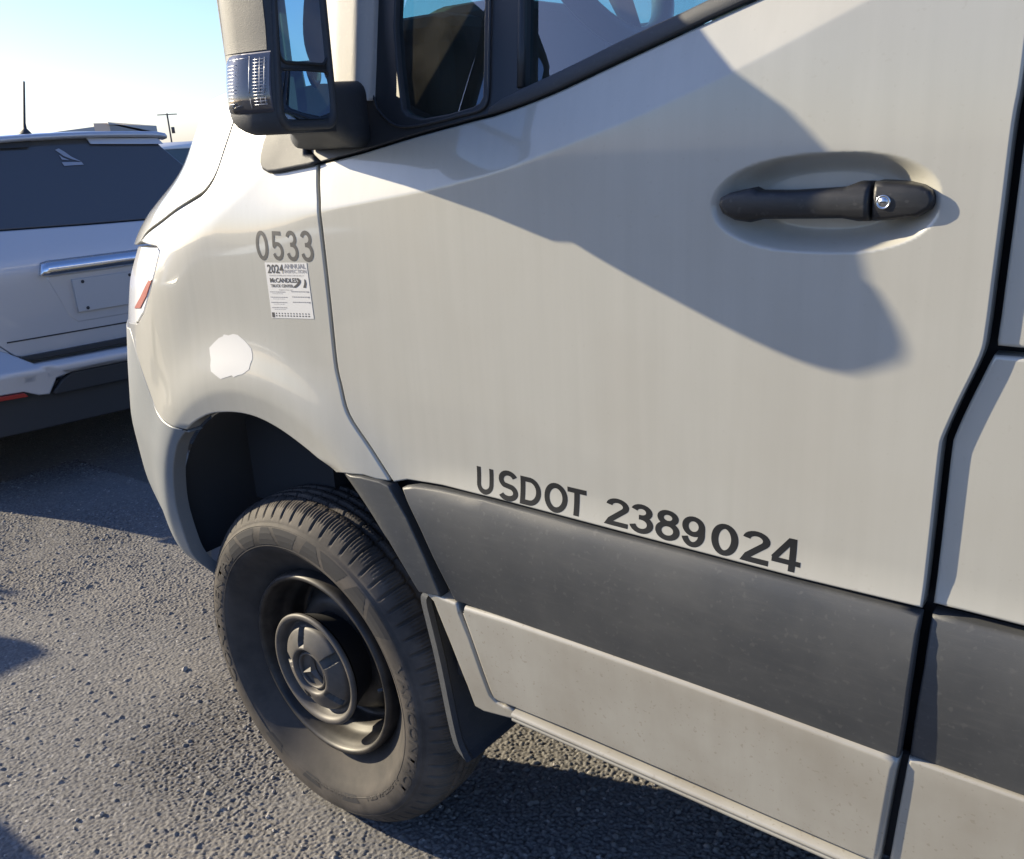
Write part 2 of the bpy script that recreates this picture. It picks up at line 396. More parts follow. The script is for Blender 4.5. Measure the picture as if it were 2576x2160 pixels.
def tube(name, pts, rad, mat, parent=None, n=10, label=None):
    P = [Vector(p) for p in pts]; secs = []; up = Vector((0, 0, 1))
    for i, p in enumerate(P):
        t = (P[min(i+1, len(P)-1)]-P[max(i-1, 0)]).normalized(); a = t.cross(up)
        if a.length < .1: a = t.cross(Vector((0, 1, 0)))
        a.normalize(); b = t.cross(a).normalized(); rr = rad[i] if isinstance(rad, (list, tuple)) else rad
        secs.append([p+a*rr*math.cos(2*math.pi*k/n)+b*rr*math.sin(2*math.pi*k/n) for k in range(n)])
    return loft(name, secs, mat, parent, label=label)

# ------------------------------------------------------------------ ground
def ground():
    def sheet(name, x0, x1, y0, y1, z, mat):
        return tag(mesh(name, [(x0, y0, z), (x1, y0, z), (x1, y1, z), (x0, y1, z)], [(0, 1, 2, 3)], mat), kind='structure')
    sheet('ground', -700, 700, -700, 700, -.0045, M_ASPH)
    # near patch with the stones of the chip seal as real relief
    x0, x1, y0, y1, st = -3.1, 1.15, -.72, 1.0, .0028
    nx = int((x1-x0)/st); ny = int((y1-y0)/st)
    X, Y = np.meshgrid(np.linspace(x0, x1, nx), np.linspace(y0, y1, ny), indexing='ij')
    def worley(X, Y, cell, seed, jit=.9):
        q = np.random.default_rng(seed); G = 256
        jx = q.random((G, G))*jit; jy = q.random((G, G))*jit; hh = q.random((G, G))
        cx = np.floor(X/cell).astype(int); cy = np.floor(Y/cell).astype(int)
        best = np.full(X.shape, 9.); hb = np.zeros(X.shape)
        for a in (-1, 0, 1):
            for b in (-1, 0, 1):
                ix, iy = (cx+a) % G, (cy+b) % G
                d = np.hypot(X/cell-(cx+a+jx[ix, iy]), Y/cell-(cy+b+jy[ix, iy]))
                m = d < best; best = np.where(m, d, best); hb = np.where(m, hh[ix, iy], hb)
        return best, hb
    def vnoise(X, Y, cell, seed):
        q = np.random.default_rng(seed); G = 128; A = q.random((G, G))
        u = X/cell; v = Y/cell; i = np.floor(u).astype(int); j = np.floor(v).astype(int); fu = u-i; fv = v-j
        fu = fu*fu*(3-2*fu); fv = fv*fv*(3-2*fv)
        return (A[i % G, j % G]*(1-fu)*(1-fv)+A[(i+1) % G, j % G]*fu*(1-fv)+A[i % G, (j+1) % G]*(1-fu)*fv+A[(i+1) % G, (j+1) % G]*fu*fv)
    d1, h1 = worley(X, Y, .0088, 1); d2, h2 = worley(X, Y, .0058, 2); d3, h3 = worley(X, Y, .024, 3)
    worn = np.clip((vnoise(X, Y, .35, 5)*.6+vnoise(X, Y, .12, 6)*.4-.40)*3.2, 0, 1)   # fines fill some areas
    hgt = .0046*(.3+.7*h1)*np.sqrt(np.clip(1-(d1/.62)**2, 0, 1))+.0028*h2*np.sqrt(np.clip(1-(d2/.6)**2, 0, 1))
    hgt += np.where(h3 > .93, .006*np.sqrt(np.clip(1-(d3/.30)**2, 0, 1)), 0)
    hgt = hgt*(1-.42*worn)+.0012*worn+.004*vnoise(X, Y, .5, 9)-.004
    edge = np.minimum.reduce([X-x0, x1-X, Y-y0, y1-Y]); hgt -= .004*np.clip(1-edge/.03, 0, 1)**2
    me = bpy.data.meshes.new('asphalt_surface'); nv = nx*ny
    me.vertices.add(nv); me.vertices.foreach_set('co', np.stack([X, Y, hgt], -1).ravel().astype(np.float32))
    i, j = np.meshgrid(np.arange(nx-1), np.arange(ny-1), indexing='ij'); a = (i*ny+j).ravel()
    q = np.stack([a, a+ny, a+ny+1, a+1], -1).ravel().astype(np.int32); nf = len(a)
    me.loops.add(nf*4); me.loops.foreach_set('vertex_index', q); me.polygons.add(nf)
    me.polygons.foreach_set('loop_start', np.arange(0, nf*4, 4, dtype=np.int32)); me.polygons.foreach_set('loop_total', np.full(nf, 4, np.int32))
    me.polygons.foreach_set('use_smooth', np.ones(nf, bool)); me.update(calc_edges=True); me.validate()
    tag(link('asphalt_surface', me, M_ASPHN), kind='structure')
ground()
def gravel():
    q = np.random.default_rng(11); V = []; Fc = []
    ico = [(0, 0, 1), (.89, 0, .45), (.28, .85, .45), (-.72, .53, .45), (-.72, -.53, .45), (.28, -.85, .45), (.72, .53, -.45), (-.28, .85, -.45), (-.89, 0, -.45), (-.28, -.85, -.45), (.72, -.53, -.45), (0, 0, -1)]
    fi = [(0, 1, 2), (0, 2, 3), (0, 3, 4), (0, 4, 5), (0, 5, 1), (1, 6, 2), (2, 7, 3), (3, 8, 4), (4, 9, 5), (5, 10, 1), (2, 6, 7), (3, 7, 8), (4, 8, 9), (5, 9, 10), (1, 10, 6), (11, 7, 6), (11, 8, 7), (11, 9, 8), (11, 10, 9), (11, 6, 10)]
    for _ in range(420):
        x, y = q.uniform(-2.6, .7), q.uniform(-.6, .75); s_ = q.uniform(.002, .0055)*(2.0 if q.random() < .04 else 1); a = q.uniform(0, 6.28); b0 = len(V)
        sx, sy, sz = s_*q.uniform(.7, 1.4), s_*q.uniform(.7, 1.2), s_*q.uniform(.5, .9)
        for (u, v, w) in ico:
            k = q.uniform(.8, 1.15); u, v = u*sx*k, v*sy*k
            V.append((x+u*math.cos(a)-v*math.sin(a), y+u*math.sin(a)+v*math.cos(a), .0035+w*sz*k))
        Fc += [tuple(b0+i for i in f) for f in fi]
    o = mesh('loose_gravel', V, Fc, M_PEBBLE); tag(o, 'loose pale grit scattered over the asphalt beside the wheel', 'gravel', kind='stuff')
gravel()

# ------------------------------------------------------------------ the van
van = empty('cargo_van', (0, 0, 0), label='beige grey cargo van with black lower cladding, number 0533 on its front wing', category='van')
VP = van

belt = spline([(.2373, 1.4784), (.3408, 1.4931), (.4669, 1.5147), (.5761, 1.5309), (.6314, 1.5392), (.7208, 1.5590), (.8272, 1.5900), (.9145, 1.6150), (.9933, 1.637), (1.10, 1.664), (1.19, 1.682), (1.287, 1.694)], 4)
gapF = spline([(.2376, 1.4784), (.2412, 1.4448), (.2475, 1.4055), (.2485, 1.3319), (.2479, 1.2471), (.2462, 1.1414), (.2539, 1.0976), (.2707, 1.0464), (.3212, .9906), (.3688, .9346)], 4)
gapLow = spline([(.3688, .9346), (.42, .87), (.46, .80), (.5002, .7384), (.5172, .7081), (.5301, .6614), (.545, .6064), (.556, .562)], 4)
gapR = spline([(1.287, 1.694), (1.288, 1.5503), (1.2857, 1.4974), (1.2855, 1.4138), (1.2850, 1.3385), (1.2845, 1.294), (1.2818, 1.2639), (1.2649, 1.209), (1.2538, 1.1695), (1.2519, 1.1537), (1.2516, 1.1144), (1.2515, 1.0536), (1.2512, .9992), (1.251, .9502)], 4)

# handle recess pressed into the door skin
RC = (1.0965, 1.4205, .1265, .0535)
def rho(x, z):
    u = (x-RC[0])/RC[2]; v = (z-RC[1])/RC[3]
    v = v+.10*u*(v > 0)*-1.0
    return (np.abs(u)**2.4+np.abs(v)**2.2)**(1/2.3)
def recess(x, z):
    q = rho(x, z); t = np.clip((1.04-q)/.44, 0, 1)
    # a fixed carrier block keeps the rear third shallower under the lock
    return .036*(t*t*(3-2*t))**.8
def Sdoor(x, z): return S(x, z)+recess(np.asarray(x, float), np.asarray(z, float))

# --- front wing
opening = spline([(.2167, .9225), (.1752, .9450), (.1293, .9648), (.07, .9860), (.0123, .9988), (-.0396, 1.0016), (-.0949, .9968), (-.1592, .9837), (-.2183, .9584), (-.2639, .9305)], 4)
crack = spline([(-.2639, .9305), (-.3225, .9363), (-.375, .9440), (-.4123, .9594), (-.4565, 1.0018), (-.5018, 1.0512), (-.5478, 1.0971), (-.58, 1.1148)], 4)
hl = [(-.62, 1.110), (-.4777, 1.1425), (-.4206, 1.1726), (-.3666, 1.2223), (-.3308, 1.2675), (-.3023, 1.3124), (-.3211, 1.3185), (-.49, 1.3085)]
hood = spline([(-.0405, 1.5634), (-.0553, 1.5293), (-.0673, 1.5034), (-.0818, 1.4704), (-.0969, 1.4508), (-.1218, 1.4328), (-.1533, 1.4219), (-.2404, 1.3967), (-.317, 1.3714), (-.4205, 1.3424), (-.4704, 1.3183)], 4)
basef = [(.098, 1.545), (.085, 1.52), (.079, 1.497), (.081, 1.483), (.089, 1.4725), (.105, 1.4665), (.13, 1.4672), (.2376, 1.4784)]
gapFo = [tuple(np.array(p)+np.array([-.0062, 0])) for p in gapF]
wing = [p for p in gapFo] + [(.3302, .9352), (.3019, .9385), (.255, .9335)] + opening + crack[1:]
hlr = [(-.60, 1.1175)]+[tuple(p) for p in inset(hl, -.003)[1:7]]
wing += hlr
wing += [tuple(np.array(p)+(.0, -.0035)) for p in hood[::-1][1:]]
wing += [(.09, 1.575)]+basef[:1]+basef[1:-1]
wing[-1] = (.13, 1.4672)
panel('front_wing', wing, M_PAINT, VP, r=.0035, depth=.03, res=.018, fine=[(-.45, .36, .88, 1.10, .006), (-.1, .26, 1.36, 1.5, .008)])
hoodp = [(p[0], p[1]+.0025) for p in hood]+[(-.52, 1.309), (-1.02, 1.26), (-1.02, 1.50), (-.6, 1.58), (-.04, 1.62)]
panel('hood', hoodp, M_PAINT, VP, r=.003, depth=.03, res=.02)
# headlight
panel('headlight', hl, M_LENS2, VP, off=.001, r=.003, depth=.02, res=.02)
panel('side_marker', [(-.3635, 1.2490), (-.3455, 1.2506), (-.385, 1.212), (-.4375, 1.1791), (-.4892, 1.1721), (-.43, 1.205)], M_ORANGE, VP, off=-.0012, r=.001, depth=.001, res=.02)

# --- bumper corner
opb = spline([(-.2639, .9305), (-.2933, .9075), (-.3215, .8756), (-.3575, .8086), (-.3797, .7203), (-.3777, .6195), (-.3706, .5600), (-.352, .51)], 5)
bump_ = [tuple(np.array(p)+(0, -.0022)) for p in crack[::-1]] + [tuple(p) for p in opb[1:]] + [(-.40, .50), (-.6, .487), (-1.05, .487), (-1.05, 1.09), (-.66, 1.10)]
panel('front_bumper', bump_, M_BUMP, VP, off=.0005, r=.003, depth=.03, res=.02, fine=[(-.52, -.2, .45, 1.05, .007)])

# --- door skin
lowy = .94
doorpts = [tuple(p) for p in gapF[::1]]
skin = [tuple(p) for p in gapF] + [(.40, .944), (.4841, .9505), (.60, .9525), (.8361, .9515), (1.10, .951), (1.251, .9535)] + [tuple(p) for p in gapR[::-1][1:]] + [tuple(p) for p in belt[::-1][1:-1]]
panel('front_door', skin, M_PAINT, VP, F=Sdoor, r=.0035, depth=.02, res=.022, fine=[(.24, 1.29, 1.37, 1.70, .010), (.960, 1.232, 1.358, 1.484, .0026), (.25, 1.25, .94, 1.02, .006)], lines=[(lambda x: np.interp(x, _xg, _zg), (-.0035, -.0012, .0012, .0035), .24, 1.29, .03)])
door = bpy.data.objects['front_door']
# door lower cladding
clad = spline([(.4020, .9365), (.4474, .8722), (.4808, .7995), (.5030, .7410)], 3) + spline([(.5030, .7410), (.611, .7400), (.7746, .7410), (.9447, .7415), (1.0663, .7415), (1.2443, .7390)], 2)[1:] + [(1.2491, .809), (1.2515, .8811), (1.2515, .9480)] + [(1.10, .9475), (.8361, .9478), (.689, .9485), (.5772, .9490), (.4841, .9460), (.43, .9425)]
panel('lower_cladding', clad, M_CLAD, VP, F=Sclad, r=.004, depth=.012, res=.025)
low = spline([(.5102, .7375), (.5172, .7181), (.5301, .6714), (.545, .6064), (.5570, .5600), (.566, .5505), (.5788, .5485), (.61, .5505)], 3) + [(.7471, .5535), (.9416, .553), (1.0695, .5513), (1.2300, .5505), (1.2409, .6923), (1.2450, .7425)] + [(1.0698, .7450), (.9491, .7455), (.7807, .7445), (.6188, .7425)]
panel('door_lower_panel', low, M_PAINTLOW, VP, F=Slow, off=.004, r=.009, depth=.012, res=.025)
# sill strip
def sill(name, x0, x1, n=20):
    secs = []
    for i in range(n+1):
        x = x0+(x1-x0)*i/n; s_ = []
        yb = float(Slow(x, .55))
        for (dy, z) in ((.015, .549), (-.002, .5475), (-.0065, .5435), (-.0045, .5385), (-.0015, .5375), (-.0045, .5355), (-.004, .531), (.002, .5275), (.02, .526)): s_.append((x, yb+dy, z))
        secs.append(s_)
    loft(name, secs, M_PAINTLOW, VP, closed=False, cap=False)
sill('door_sill', .6085, 3.0)
rf = [(.4265, .7375), (.4722, .7385), (.5065, .7380), (.5125, .7168), (.5275, .6707), (.5423, .6056), (.5545, .556), (.565, .5465), (.5788, .5440), (.6055, .5460), (.6045, .5203), (.5288, .5056), (.5061, .5092), (.4971, .5576), (.4745, .6407), (.4486, .7229)]
panel('arch_rear_panel', rf, M_PAINTLOW, VP, F=Slow, off=.006, r=.006, depth=.02, res=.02)
# wing cladding behind the arch
fc = [(.2190, .9240), (.255, .9330), (.3019, .9375), (.345, .9352), (.3668, .9300), (.4038, .8781), (.4412, .8058), (.470, .7395), (.4225, .7380), (.3917, .7824), (.3602, .8250), (.3202, .8637), (.27, .897)]
def Sfc(x, z):
    x = np.asarray(x, float); z = np.asarray(z, float)
    d = np.hypot(x-FC[0], z-FC[1]); dr = .405+.02*np.clip((.9-z)/.2, 0, 1)
    return -.012-.010*np.exp(-((d-dr)/.05)**2)*np.where(d > dr, 1, 1)+softp(dr-d, .003)*.55
panel('wing_cladding', fc, M_CLAD, VP, F=Sfc, off=-.006, r=.003, depth=.02, res=.012)
# --- panels behind the door
def sidepanel(name, pts, mat, F, off): return panel(name, pts, mat, VP, F=F, off=off, r=.005, depth=.02, res=.03)
gR = [tuple(np.array(p)+(.0085, 0)) for p in gapR]
gRu = [p for p in gR if p[1] > 1.275]; gRl = [p for p in gR if p[1] < 1.262]
sidepanel('upper_side_panel', gRu[::1]+[(1.2935, 1.2735), (2.9, 1.2735), (2.9, 1.694)], M_PAINT, S, .010)
sidepanel('sliding_door', [(1.2915, 1.2640)]+[p for p in gRl if p[1] > .965]+[(1.2595, .957), (2.9, .957), (2.9, 1.2640)], M_PAINT, S, .010)
sidepanel('sliding_door_cladding', [(1.2615, .9475), (1.2615, .8811), (1.2570, .80), (1.2540, .7420), (2.9, .742), (2.9, .9475)], M_CLAD, Sclad, .010)
sidepanel('sliding_door_lower_panel', [(1.2545, .7445), (2.9, .7445), (2.9, .5505), (1.240, .5505)], M_PAINTLOW, Slow, .012)
# --- inner shell behind every gap
sh = [tuple(p) for p in opening[::-1]]
shell = [(-.60, 1.118), (-.60, 1.30), (-.45, 1.31), (-.07, 1.47), (.0, 1.55), (.10, 1.56), (.235, 1.475), (.35, 1.49), (.63, 1.535), (1.0, 1.63), (1.29, 1.685), (2.85, 1.685), (2.85, .56), (.62, .56), (.55, .53), (.50, .60), (.47, .735), (.42, .79), (.30, .895), (.2150, .94)] + [(p[0], p[1]+.014) for p in opening[1:]] + [(-.29, .935), (-.42, .97)]
panel('inner_shell', shell, M_DARK, VP, F=lambda x, z: np.minimum(S(x, z), .5), off=.048, r=0, depth=.01, res=.05)
panel('inner_shell', [(.47, .735), (2.85, .735), (2.85, .56), (.55, .56)], M_DARK, VP, F=Slow, off=.03, r=0, depth=.01, res=.05)
# --- wheel well
bm = bmesh.new()
rings_ = [(.035, 1.), (.12, 1.), (.22, .985), (.30, .94), (.37, .85), (.42, .70), (.445, .48), (.45, .2)]
prev = None
for (yy, k) in rings_:
    cur = []
    for i in range(41):
        t = R(-12)+R(204)*i/40; cur.append(bm.verts.new((-.01+.415*k*math.cos(t), yy, .635+(.375*k if math.sin(t) > 0 else .375)*math.sin(t))))
    if prev:
        for i in range(40): bm.faces.new((prev[i], prev[i+1], cur[i+1], cur[i]))
    prev = cur
bmlink('wheel_arch_liner', bm, M_LINER, VP, smooth=True)
boxo('subframe', (-.42, 2.9, .92, 1.4, .42, .60), M_DARK, VP)
boxo('grille', (-1.06, -1.0, .55, 1.40, .55, 1.25), M_BLACK, VP)
boxo('underbody', (.45, 2.85, .03, 1.9, .545, .60), M_DARK, VP)
panel('right_side_panel', [(-.9, .5), (2.9, .5), (2.9, 1.5), (.2, 1.5), (-.2, 1.42), (-.9, 1.25)], M_PAINT, VP, F=lambda x, z: np.asarray(x, float)*0+1.93, r=.003, depth=.01, res=.3)
# --- mudflap
mf = [(.402, .716), (.392, .702), (.395, .68), (.4195, .5731), (.441, .4209), (.4585, .3803)]
secs = []
for k, (x, z) in enumerate(spline([(.412, .718), (.404, .70), (.413, .65), (.4275, .5731), (.448, .4309), (.462, .390), (.480, .374)], 4)):
    w = .010 if k < 20 else .010-.002*(k-20)
    y1 = .28 if z > .46 else .28-.0*(.46-z)
    y1 = .27-(.0 if z > .45 else (.45-z)**2*12)
    secs.append([(x-w, .006, z), (x+w, .000, z+.003), (x+w+.002, .012, z+.003), (x+.004, .022, z), (x+.004, y1, z-.004), (x-.004, y1, z-.004), (x-.006, .022, z)])
loft('mudflap', secs, M_TRIM, VP, smooth=False)

# ------------------------------------------------------------------ door handle
def bulge(F, cx, hx, cz, hz, a, off):
    return lambda x, z: F(x, z)+off-a*np.clip(1-np.abs((np.asarray(z, float)-cz)/hz)**2.2, 0, 1)*np.clip(1-np.abs((np.asarray(x, float)-cx)/hx)**4, 0, 1)
grip = [(.9808, 1.4189), (.983, 1.4276), (.9947, 1.4333), (1.010, 1.4365), (1.0224, 1.4389), (1.0309, 1.4354), (1.0686, 1.4353), (1.1271, 1.4385), (1.1426, 1.4445), (1.1562, 1.4441), (1.1578, 1.4027), (1.1457, 1.4022), (1.128, 1.4053), (1.0376, 1.4031), (1.0194, 1.3985), (1.0005, 1.401), (.9859, 1.4088)]
hd = panel('door_handle', grip, M_HANDLE, door, F=bulge(S, 1.09, .14, 1.42, .022, .008, -.007), r=.006, depth=.014, res=.006)
lk = [(1.1590, 1.4441), (1.1903, 1.4425), (1.2073, 1.4400), (1.2171, 1.4350), (1.2208, 1.4284), (1.2211, 1.4219), (1.2181, 1.4156), (1.2057, 1.4078), (1.1745, 1.4037), (1.1590, 1.4027)]
Flk = bulge(S, 1.16, .075, 1.423, .024, .006, -.005)
panel('lock_cap', lk, M_HANDLE, door, F=Flk, r=.005, depth=.034, res=.006)
yk = float(Flk(np.array([1.1716]), np.array([1.4236]))[0])
lathe('lock_cylinder', [(0, -.0012), (.0045, -.0012), (.0048, -.0006), (.0058, -.0006), (.0062, -.0016), (.0072, -.0016), (.0078, 0), (.0078, .004)], M_METAL, door, n=32, c=(1.1716, yk, 1.4236))
boxo('keyhole', (1.1702-.002, 1.1702+.005, yk-.0016, yk+.001, 1.4228, 1.4244), M_BLACK, door)

# ------------------------------------------------------------------ stroke lettering
def arc(cx, cy, rx, ry, a0, a1, n=14):
    return [(cx+rx*math.cos(R(a0+(a1-a0)*i/n)), cy+ry*math.sin(R(a0+(a1-a0)*i/n))) for i in range(n+1)]
# glyph centre lines in a unit box: width given, height 1
def glyph(ch):
    t = .07
    if ch == 'U': return .72, [[(t, 1)]+arc(.36, .36, .36-t, .36-t, 180, 360)+[(.72-t, 1)]]
    if ch == 'S': return .68, [arc(.34, .735, .27, .265-t+.07, 25, 180, 10)[0:11]+arc(.34, .735, .27, .24, 180, 235, 6)[1:]+arc(.34, .275, .28, .24, 62, 0, 6)+arc(.34, .275, .28, .205, 0, -155, 12)[1:]]
    if ch == 'D': return .74, [[(.36, t), (t, t), (t, 1-t), (.36, 1-t)]+arc(.33, .5, .34, .5-t, 90, -90, 18)[1:]]
    if ch == 'O': return .80, [arc(.40, .5, .40-t, .5-t, 0, 360, 32)]
    if ch == 'T': return .66, [[(0, 1-t), (.66, 1-t)], [(.33, 1-t), (.33, 0)]]
    if ch == '0': return .60, [arc(.30, .5, .30-t, .5-t, 0, 360, 32)]
    if ch == '2': return .60, [arc(.30, .72, .225, .21, 175, -35, 14)+[(.13, .20), (t, t), (.60, t)]]
    if ch == '3': return .60, [arc(.29, .735, .20, .195, 165, -90, 14)+[(.22, .54)], [(.22, .54), (.29, .54)]+arc(.29, .305, .235, .235, 90, -168, 16)]
    if ch == '8': return .60, [arc(.30, .745, .195, .185, 0, 360, 24), arc(.30, .30, .235, .235, 0, 360, 28)]
    if ch == '9': return .60, [arc(.29, .67, .215, .26, 0, 360, 26), [(.505, .67)]+arc(.285, .42, .225, .35, 10, -160, 14)]
    if ch == '4': return .62, [[(.46, 0), (.46, .99)], [(.43, .955), (.055, .30)], [(.01, .255), (.64, .255)]]
    if ch == '5': return .60, [[(.53, 1-t), (.13, 1-t), (.09, .50)]+arc(.285, .32, .24, .25, 138, -160, 18)]
    return .3, []
def ribbon(P, w, closed):
    P = [np.array(p, float) for p in P]; n = len(P); L = []; Rr = []
    for i in range(n):
        a = P[i-1] if (i > 0 or closed) else P[i]; c = P[(i+1) % n] if (i < n-1 or closed) else P[i]
        b = P[i]; e1 = b-a; e2 = c-b
        if np.hypot(*e1) < 1e-9: e1 = e2
        if np.hypot(*e2) < 1e-9: e2 = e1
        e1 = e1/np.hypot(*e1); e2 = e2/np.hypot(*e2); m = np.array([-(e1[1]+e2[1]), e1[0]+e2[0]]); q = m@m
        m = m*(2*w/max(q, 1.3)); L.append(b+m); Rr.append(b-m)
    return L, Rr
def lettering(text, boxes, mat, F, off, parent, wd=.14, name='letter'):
    """boxes: per glyph (x0, x1, z0, z1) on the body side"""
    for ch, (x0, x1, z0, z1) in zip(text, boxes):
        dx_ = (x1-x0)*.035; x0 += dx_; x1 -= dx_
        gw, strokes = glyph(ch); V = []; Fc = []
        sx = (x1-x0)/gw; sz = z1-z0
        for k, st in enumerate(strokes):
            if ch == '4': wd_ = wd*.88
            else: wd_ = wd
            cl = len(st) > 6 and np.hypot(st[0][0]-st[-1][0], st[0][1]-st[-1][1]) < 1e-6
            st2 = st[:-1] if cl else st
            if not cl:   # enough points for the stroke to follow the curved skin, corners kept
                st3 = []
                for (pa, pb) in zip(st2[:-1], st2[1:]):
                    nn = max(1, int(math.hypot(pb[0]-pa[0], pb[1]-pa[1])/.09))
                    st3 += [(pa[0]+(pb[0]-pa[0])*q/nn, pa[1]+(pb[1]-pa[1])*q/nn) for q in range(nn)]
                st2 = st3+[st2[-1]]
            L, Rr = ribbon(st2, wd_/2, cl); n = len(L); b0 = len(V)
            for p, q in zip(L, Rr):
                for s_ in (p, q):
                    x = x0+s_[0]*sx; z = z0+s_[1]*sz; V.append((x, float(F(x, z))+off-.00004*k, z))
            for i in range(n if cl else n-1):
                j = (i+1) % n; Fc.append((b0+2*i, b0+2*i+1, b0+2*j+1, b0+2*j))
        mesh(name, V, Fc, mat, parent)
def rowboxes(x0, zb, x1, zt, text, gap=.16, widths=None):
    ws = [glyph(c)[0] for c in text]; tot = sum(ws)+gap*(len(ws)-1); k = (x1-x0)/tot; out = []; x = x0
    for w in ws: out.append((x, x+w*k, zb, zt)); x += (w+gap)*k
    return out
lettering('USDOT', [(.5605, .5955, .9565, 1.0005), (.6060, .6455, .9555, 1.0005), (.6500, .6905, .9570, 1.0005), (.6965, .7405, .9565, 1.0015), (.7385, .7755, .9585, 1.0005)], M_VINYL, S, -.0002, door, .19)
lettering('2389024', [(.8080, .8485, .9590, 1.0000), (.8490, .8890, .9575, 1.0000), (.8910, .9300, .9575, 1.0005), (.9320, .9695, .9570, 1.0000), (.9765, 1.0170, .9565, 1.0000), (1.0215, 1.0612, .9570, 1.0000), (1.0615, 1.1020, .9572, 1.0025)], M_VINYL, S, -.0002, door, .168)
lettering('0533', [(.0565, .0950, .3130+1.0, 1.3668), (.1045, .1375, 1.3145, 1.3668), (.1445, .1790, 1.3150, 1.3690), (.1845, .2200, 1.3155, 1.3700)], M_VINYL2, S, -.0004, VP, .14)

# ------------------------------------------------------------------ inspection sticker and white patch
def sheet_on(name, outline, mat, off, parent=VP, F=None, res=.02):
    return panel(name, outline, mat, parent, F=F or S, off=off, r=0, depth=.0002, res=res)
LB = [(.0777, 1.3091), (.1966, 1.3140), (.1982, 1.2137), (.077, 1.2057)]
sheet_on('inspection_sticker', LB, M_WHITE, -.0006)
stick = bpy.data.objects['inspection_sticker']
def lbp(u, v):  # u,v in 0..1 from the top left
    a = np.array(LB[0])*(1-u)+np.array(LB[1])*u; b = np.array(LB[3])*(1-u)+np.array(LB[2])*u
    return a*(1-v)+b*v
def ink(quads, mat, name='print'):
    V = []; Fc = []
    for (u0, v0, u1, v1) in quads:
        b = len(V)
        for (u, v) in ((u0, v0), (u0, v1), (u1, v1), (u1, v0)):
            p = lbp(u, v); V.append((p[0], float(S(p[0], p[1]))-.0009, p[1]))
        Fc.append((b, b+1, b+2, b+3))
    mesh(name, V, Fc, mat, stick)
def inktext(txt, u0, v0, u1, v1, mat, ofs=.0):
    cu = bpy.data.curves.new('t', 'FONT'); cu.body = txt; cu.resolution_u = 2; cu.offset = ofs
    to = bpy.data.objects.new('t', cu); COL.objects.link(to); bpy.context.view_layer.update()
    me = bpy.data.meshes.new_from_object(to); bpy.data.objects.remove(to); bpy.data.curves.remove(cu)
    co = np.array([v.co[:2] for v in me.vertices]); mn, mxx = co.min(0), co.max(0); sc = (co-mn)/(mxx-mn)
    for v, s_ in zip(me.vertices, sc):
        p = lbp(u0+(u1-u0)*s_[0], v1+(v0-v1)*s_[1]); v.co = (p[0], float(S(p[0], p[1]))-.001, p[1])
    link('print', me, mat, stick)
inktext('2024', .05, .03, .44, .19, M_INK, .02)
inktext('ANNUAL', .46, .02, .97, .105, M_INKG, .02)
inktext('INSPECTION', .46, .12, .97, .185, M_INKG, .01)
inktext('VEHICLE COMPLIANT WITH CFR 49 396.17', .07, .215, .90, .24, M_INKG)
inktext('McCANDLESS', .08, .27, .78, .355, M_INK, .025)
inktext('TRUCK CENTER', .08, .385, .62, .44, M_INK, .025)
inktext('INSPECTED BY', .27, .475, .60, .495, M_INKG)
# the double curved road emblem
V = []; Fc = []
for (cx0, cw) in ((.70, .09), (.88, .06)):
    b = len(V)
    for i in range(9):
        t = i/8; cu_ = cx0+.10*math.sin(t*2.2)*(1 if cx0 < .8 else .35)-.06*(1-t)*(cx0 < .8); w = cw*(.35+.65*(1-t)**.7)
        for s_ in (-1, 1):
            p = lbp(cu_+s_*w*.5, .44-.15*t); V.append((p[0], float(S(p[0], p[1]))-.0011, p[1]))
    for i in range(8): Fc.append((b+2*i, b+2*i+1, b+2*i+3, b+2*i+2))
mesh('print', V, Fc, M_INK, stick)
qs = []
rr = random.Random(4)
for v in (.515, .61, .705, .80):
    u = .04
    while u < .42: w = rr.uniform(.01, .05); qs.append((u, v, u+w, v+.014)); u += w+.012
    if v < .78:
        u = .56
        while u < .90: w = rr.uniform(.01, .05); qs.append((u, v-.01, u+w, v+.006)); u += w+.012
        qs.append((.93, v-.012, .97, v+.014))
    u = .10
    while u < .36: w = rr.uniform(.01, .04); qs.append((u, v+.034, u+w, v+.042)); u += w+.016
ink(qs, M_INKG)
qs = [(.02, .895, .085, .985)]
for i in range(12):
    u = .12+i*.07; qs += [(u, .90, u+.022, .925), (u-.008, .945, u+.026, .967)]
ink(qs, M_INK)
octo = [(-.1347, 1.1275), (-.118, 1.139), (-.0989, 1.151), (-.085, 1.1555), (-.0813, 1.1596), (-.066, 1.159), (-.050, 1.1635), (-.0346, 1.163), (-.0126, 1.1536), (-.002, 1.147), (.0072, 1.1403), (.0105, 1.13), (.0113, 1.1219), (.0045, 1.110), (.0019, 1.1003), (-.0189, 1.0885), (-.033, 1.085), (-.0477, 1.0792), (-.054, 1.082), (-.0612, 1.0795), (-.075, 1.0755), (-.0922, 1.0697), (-.1104, 1.0753), (-.1276, 1.081), (-.1305, 1.092), (-.1288, 1.1045), (-.1325, 1.116)]
sheet_on('white_patch', octo, M_WHITE, -.0006, res=.03)  # flat white sheet with a ragged outline on the wing

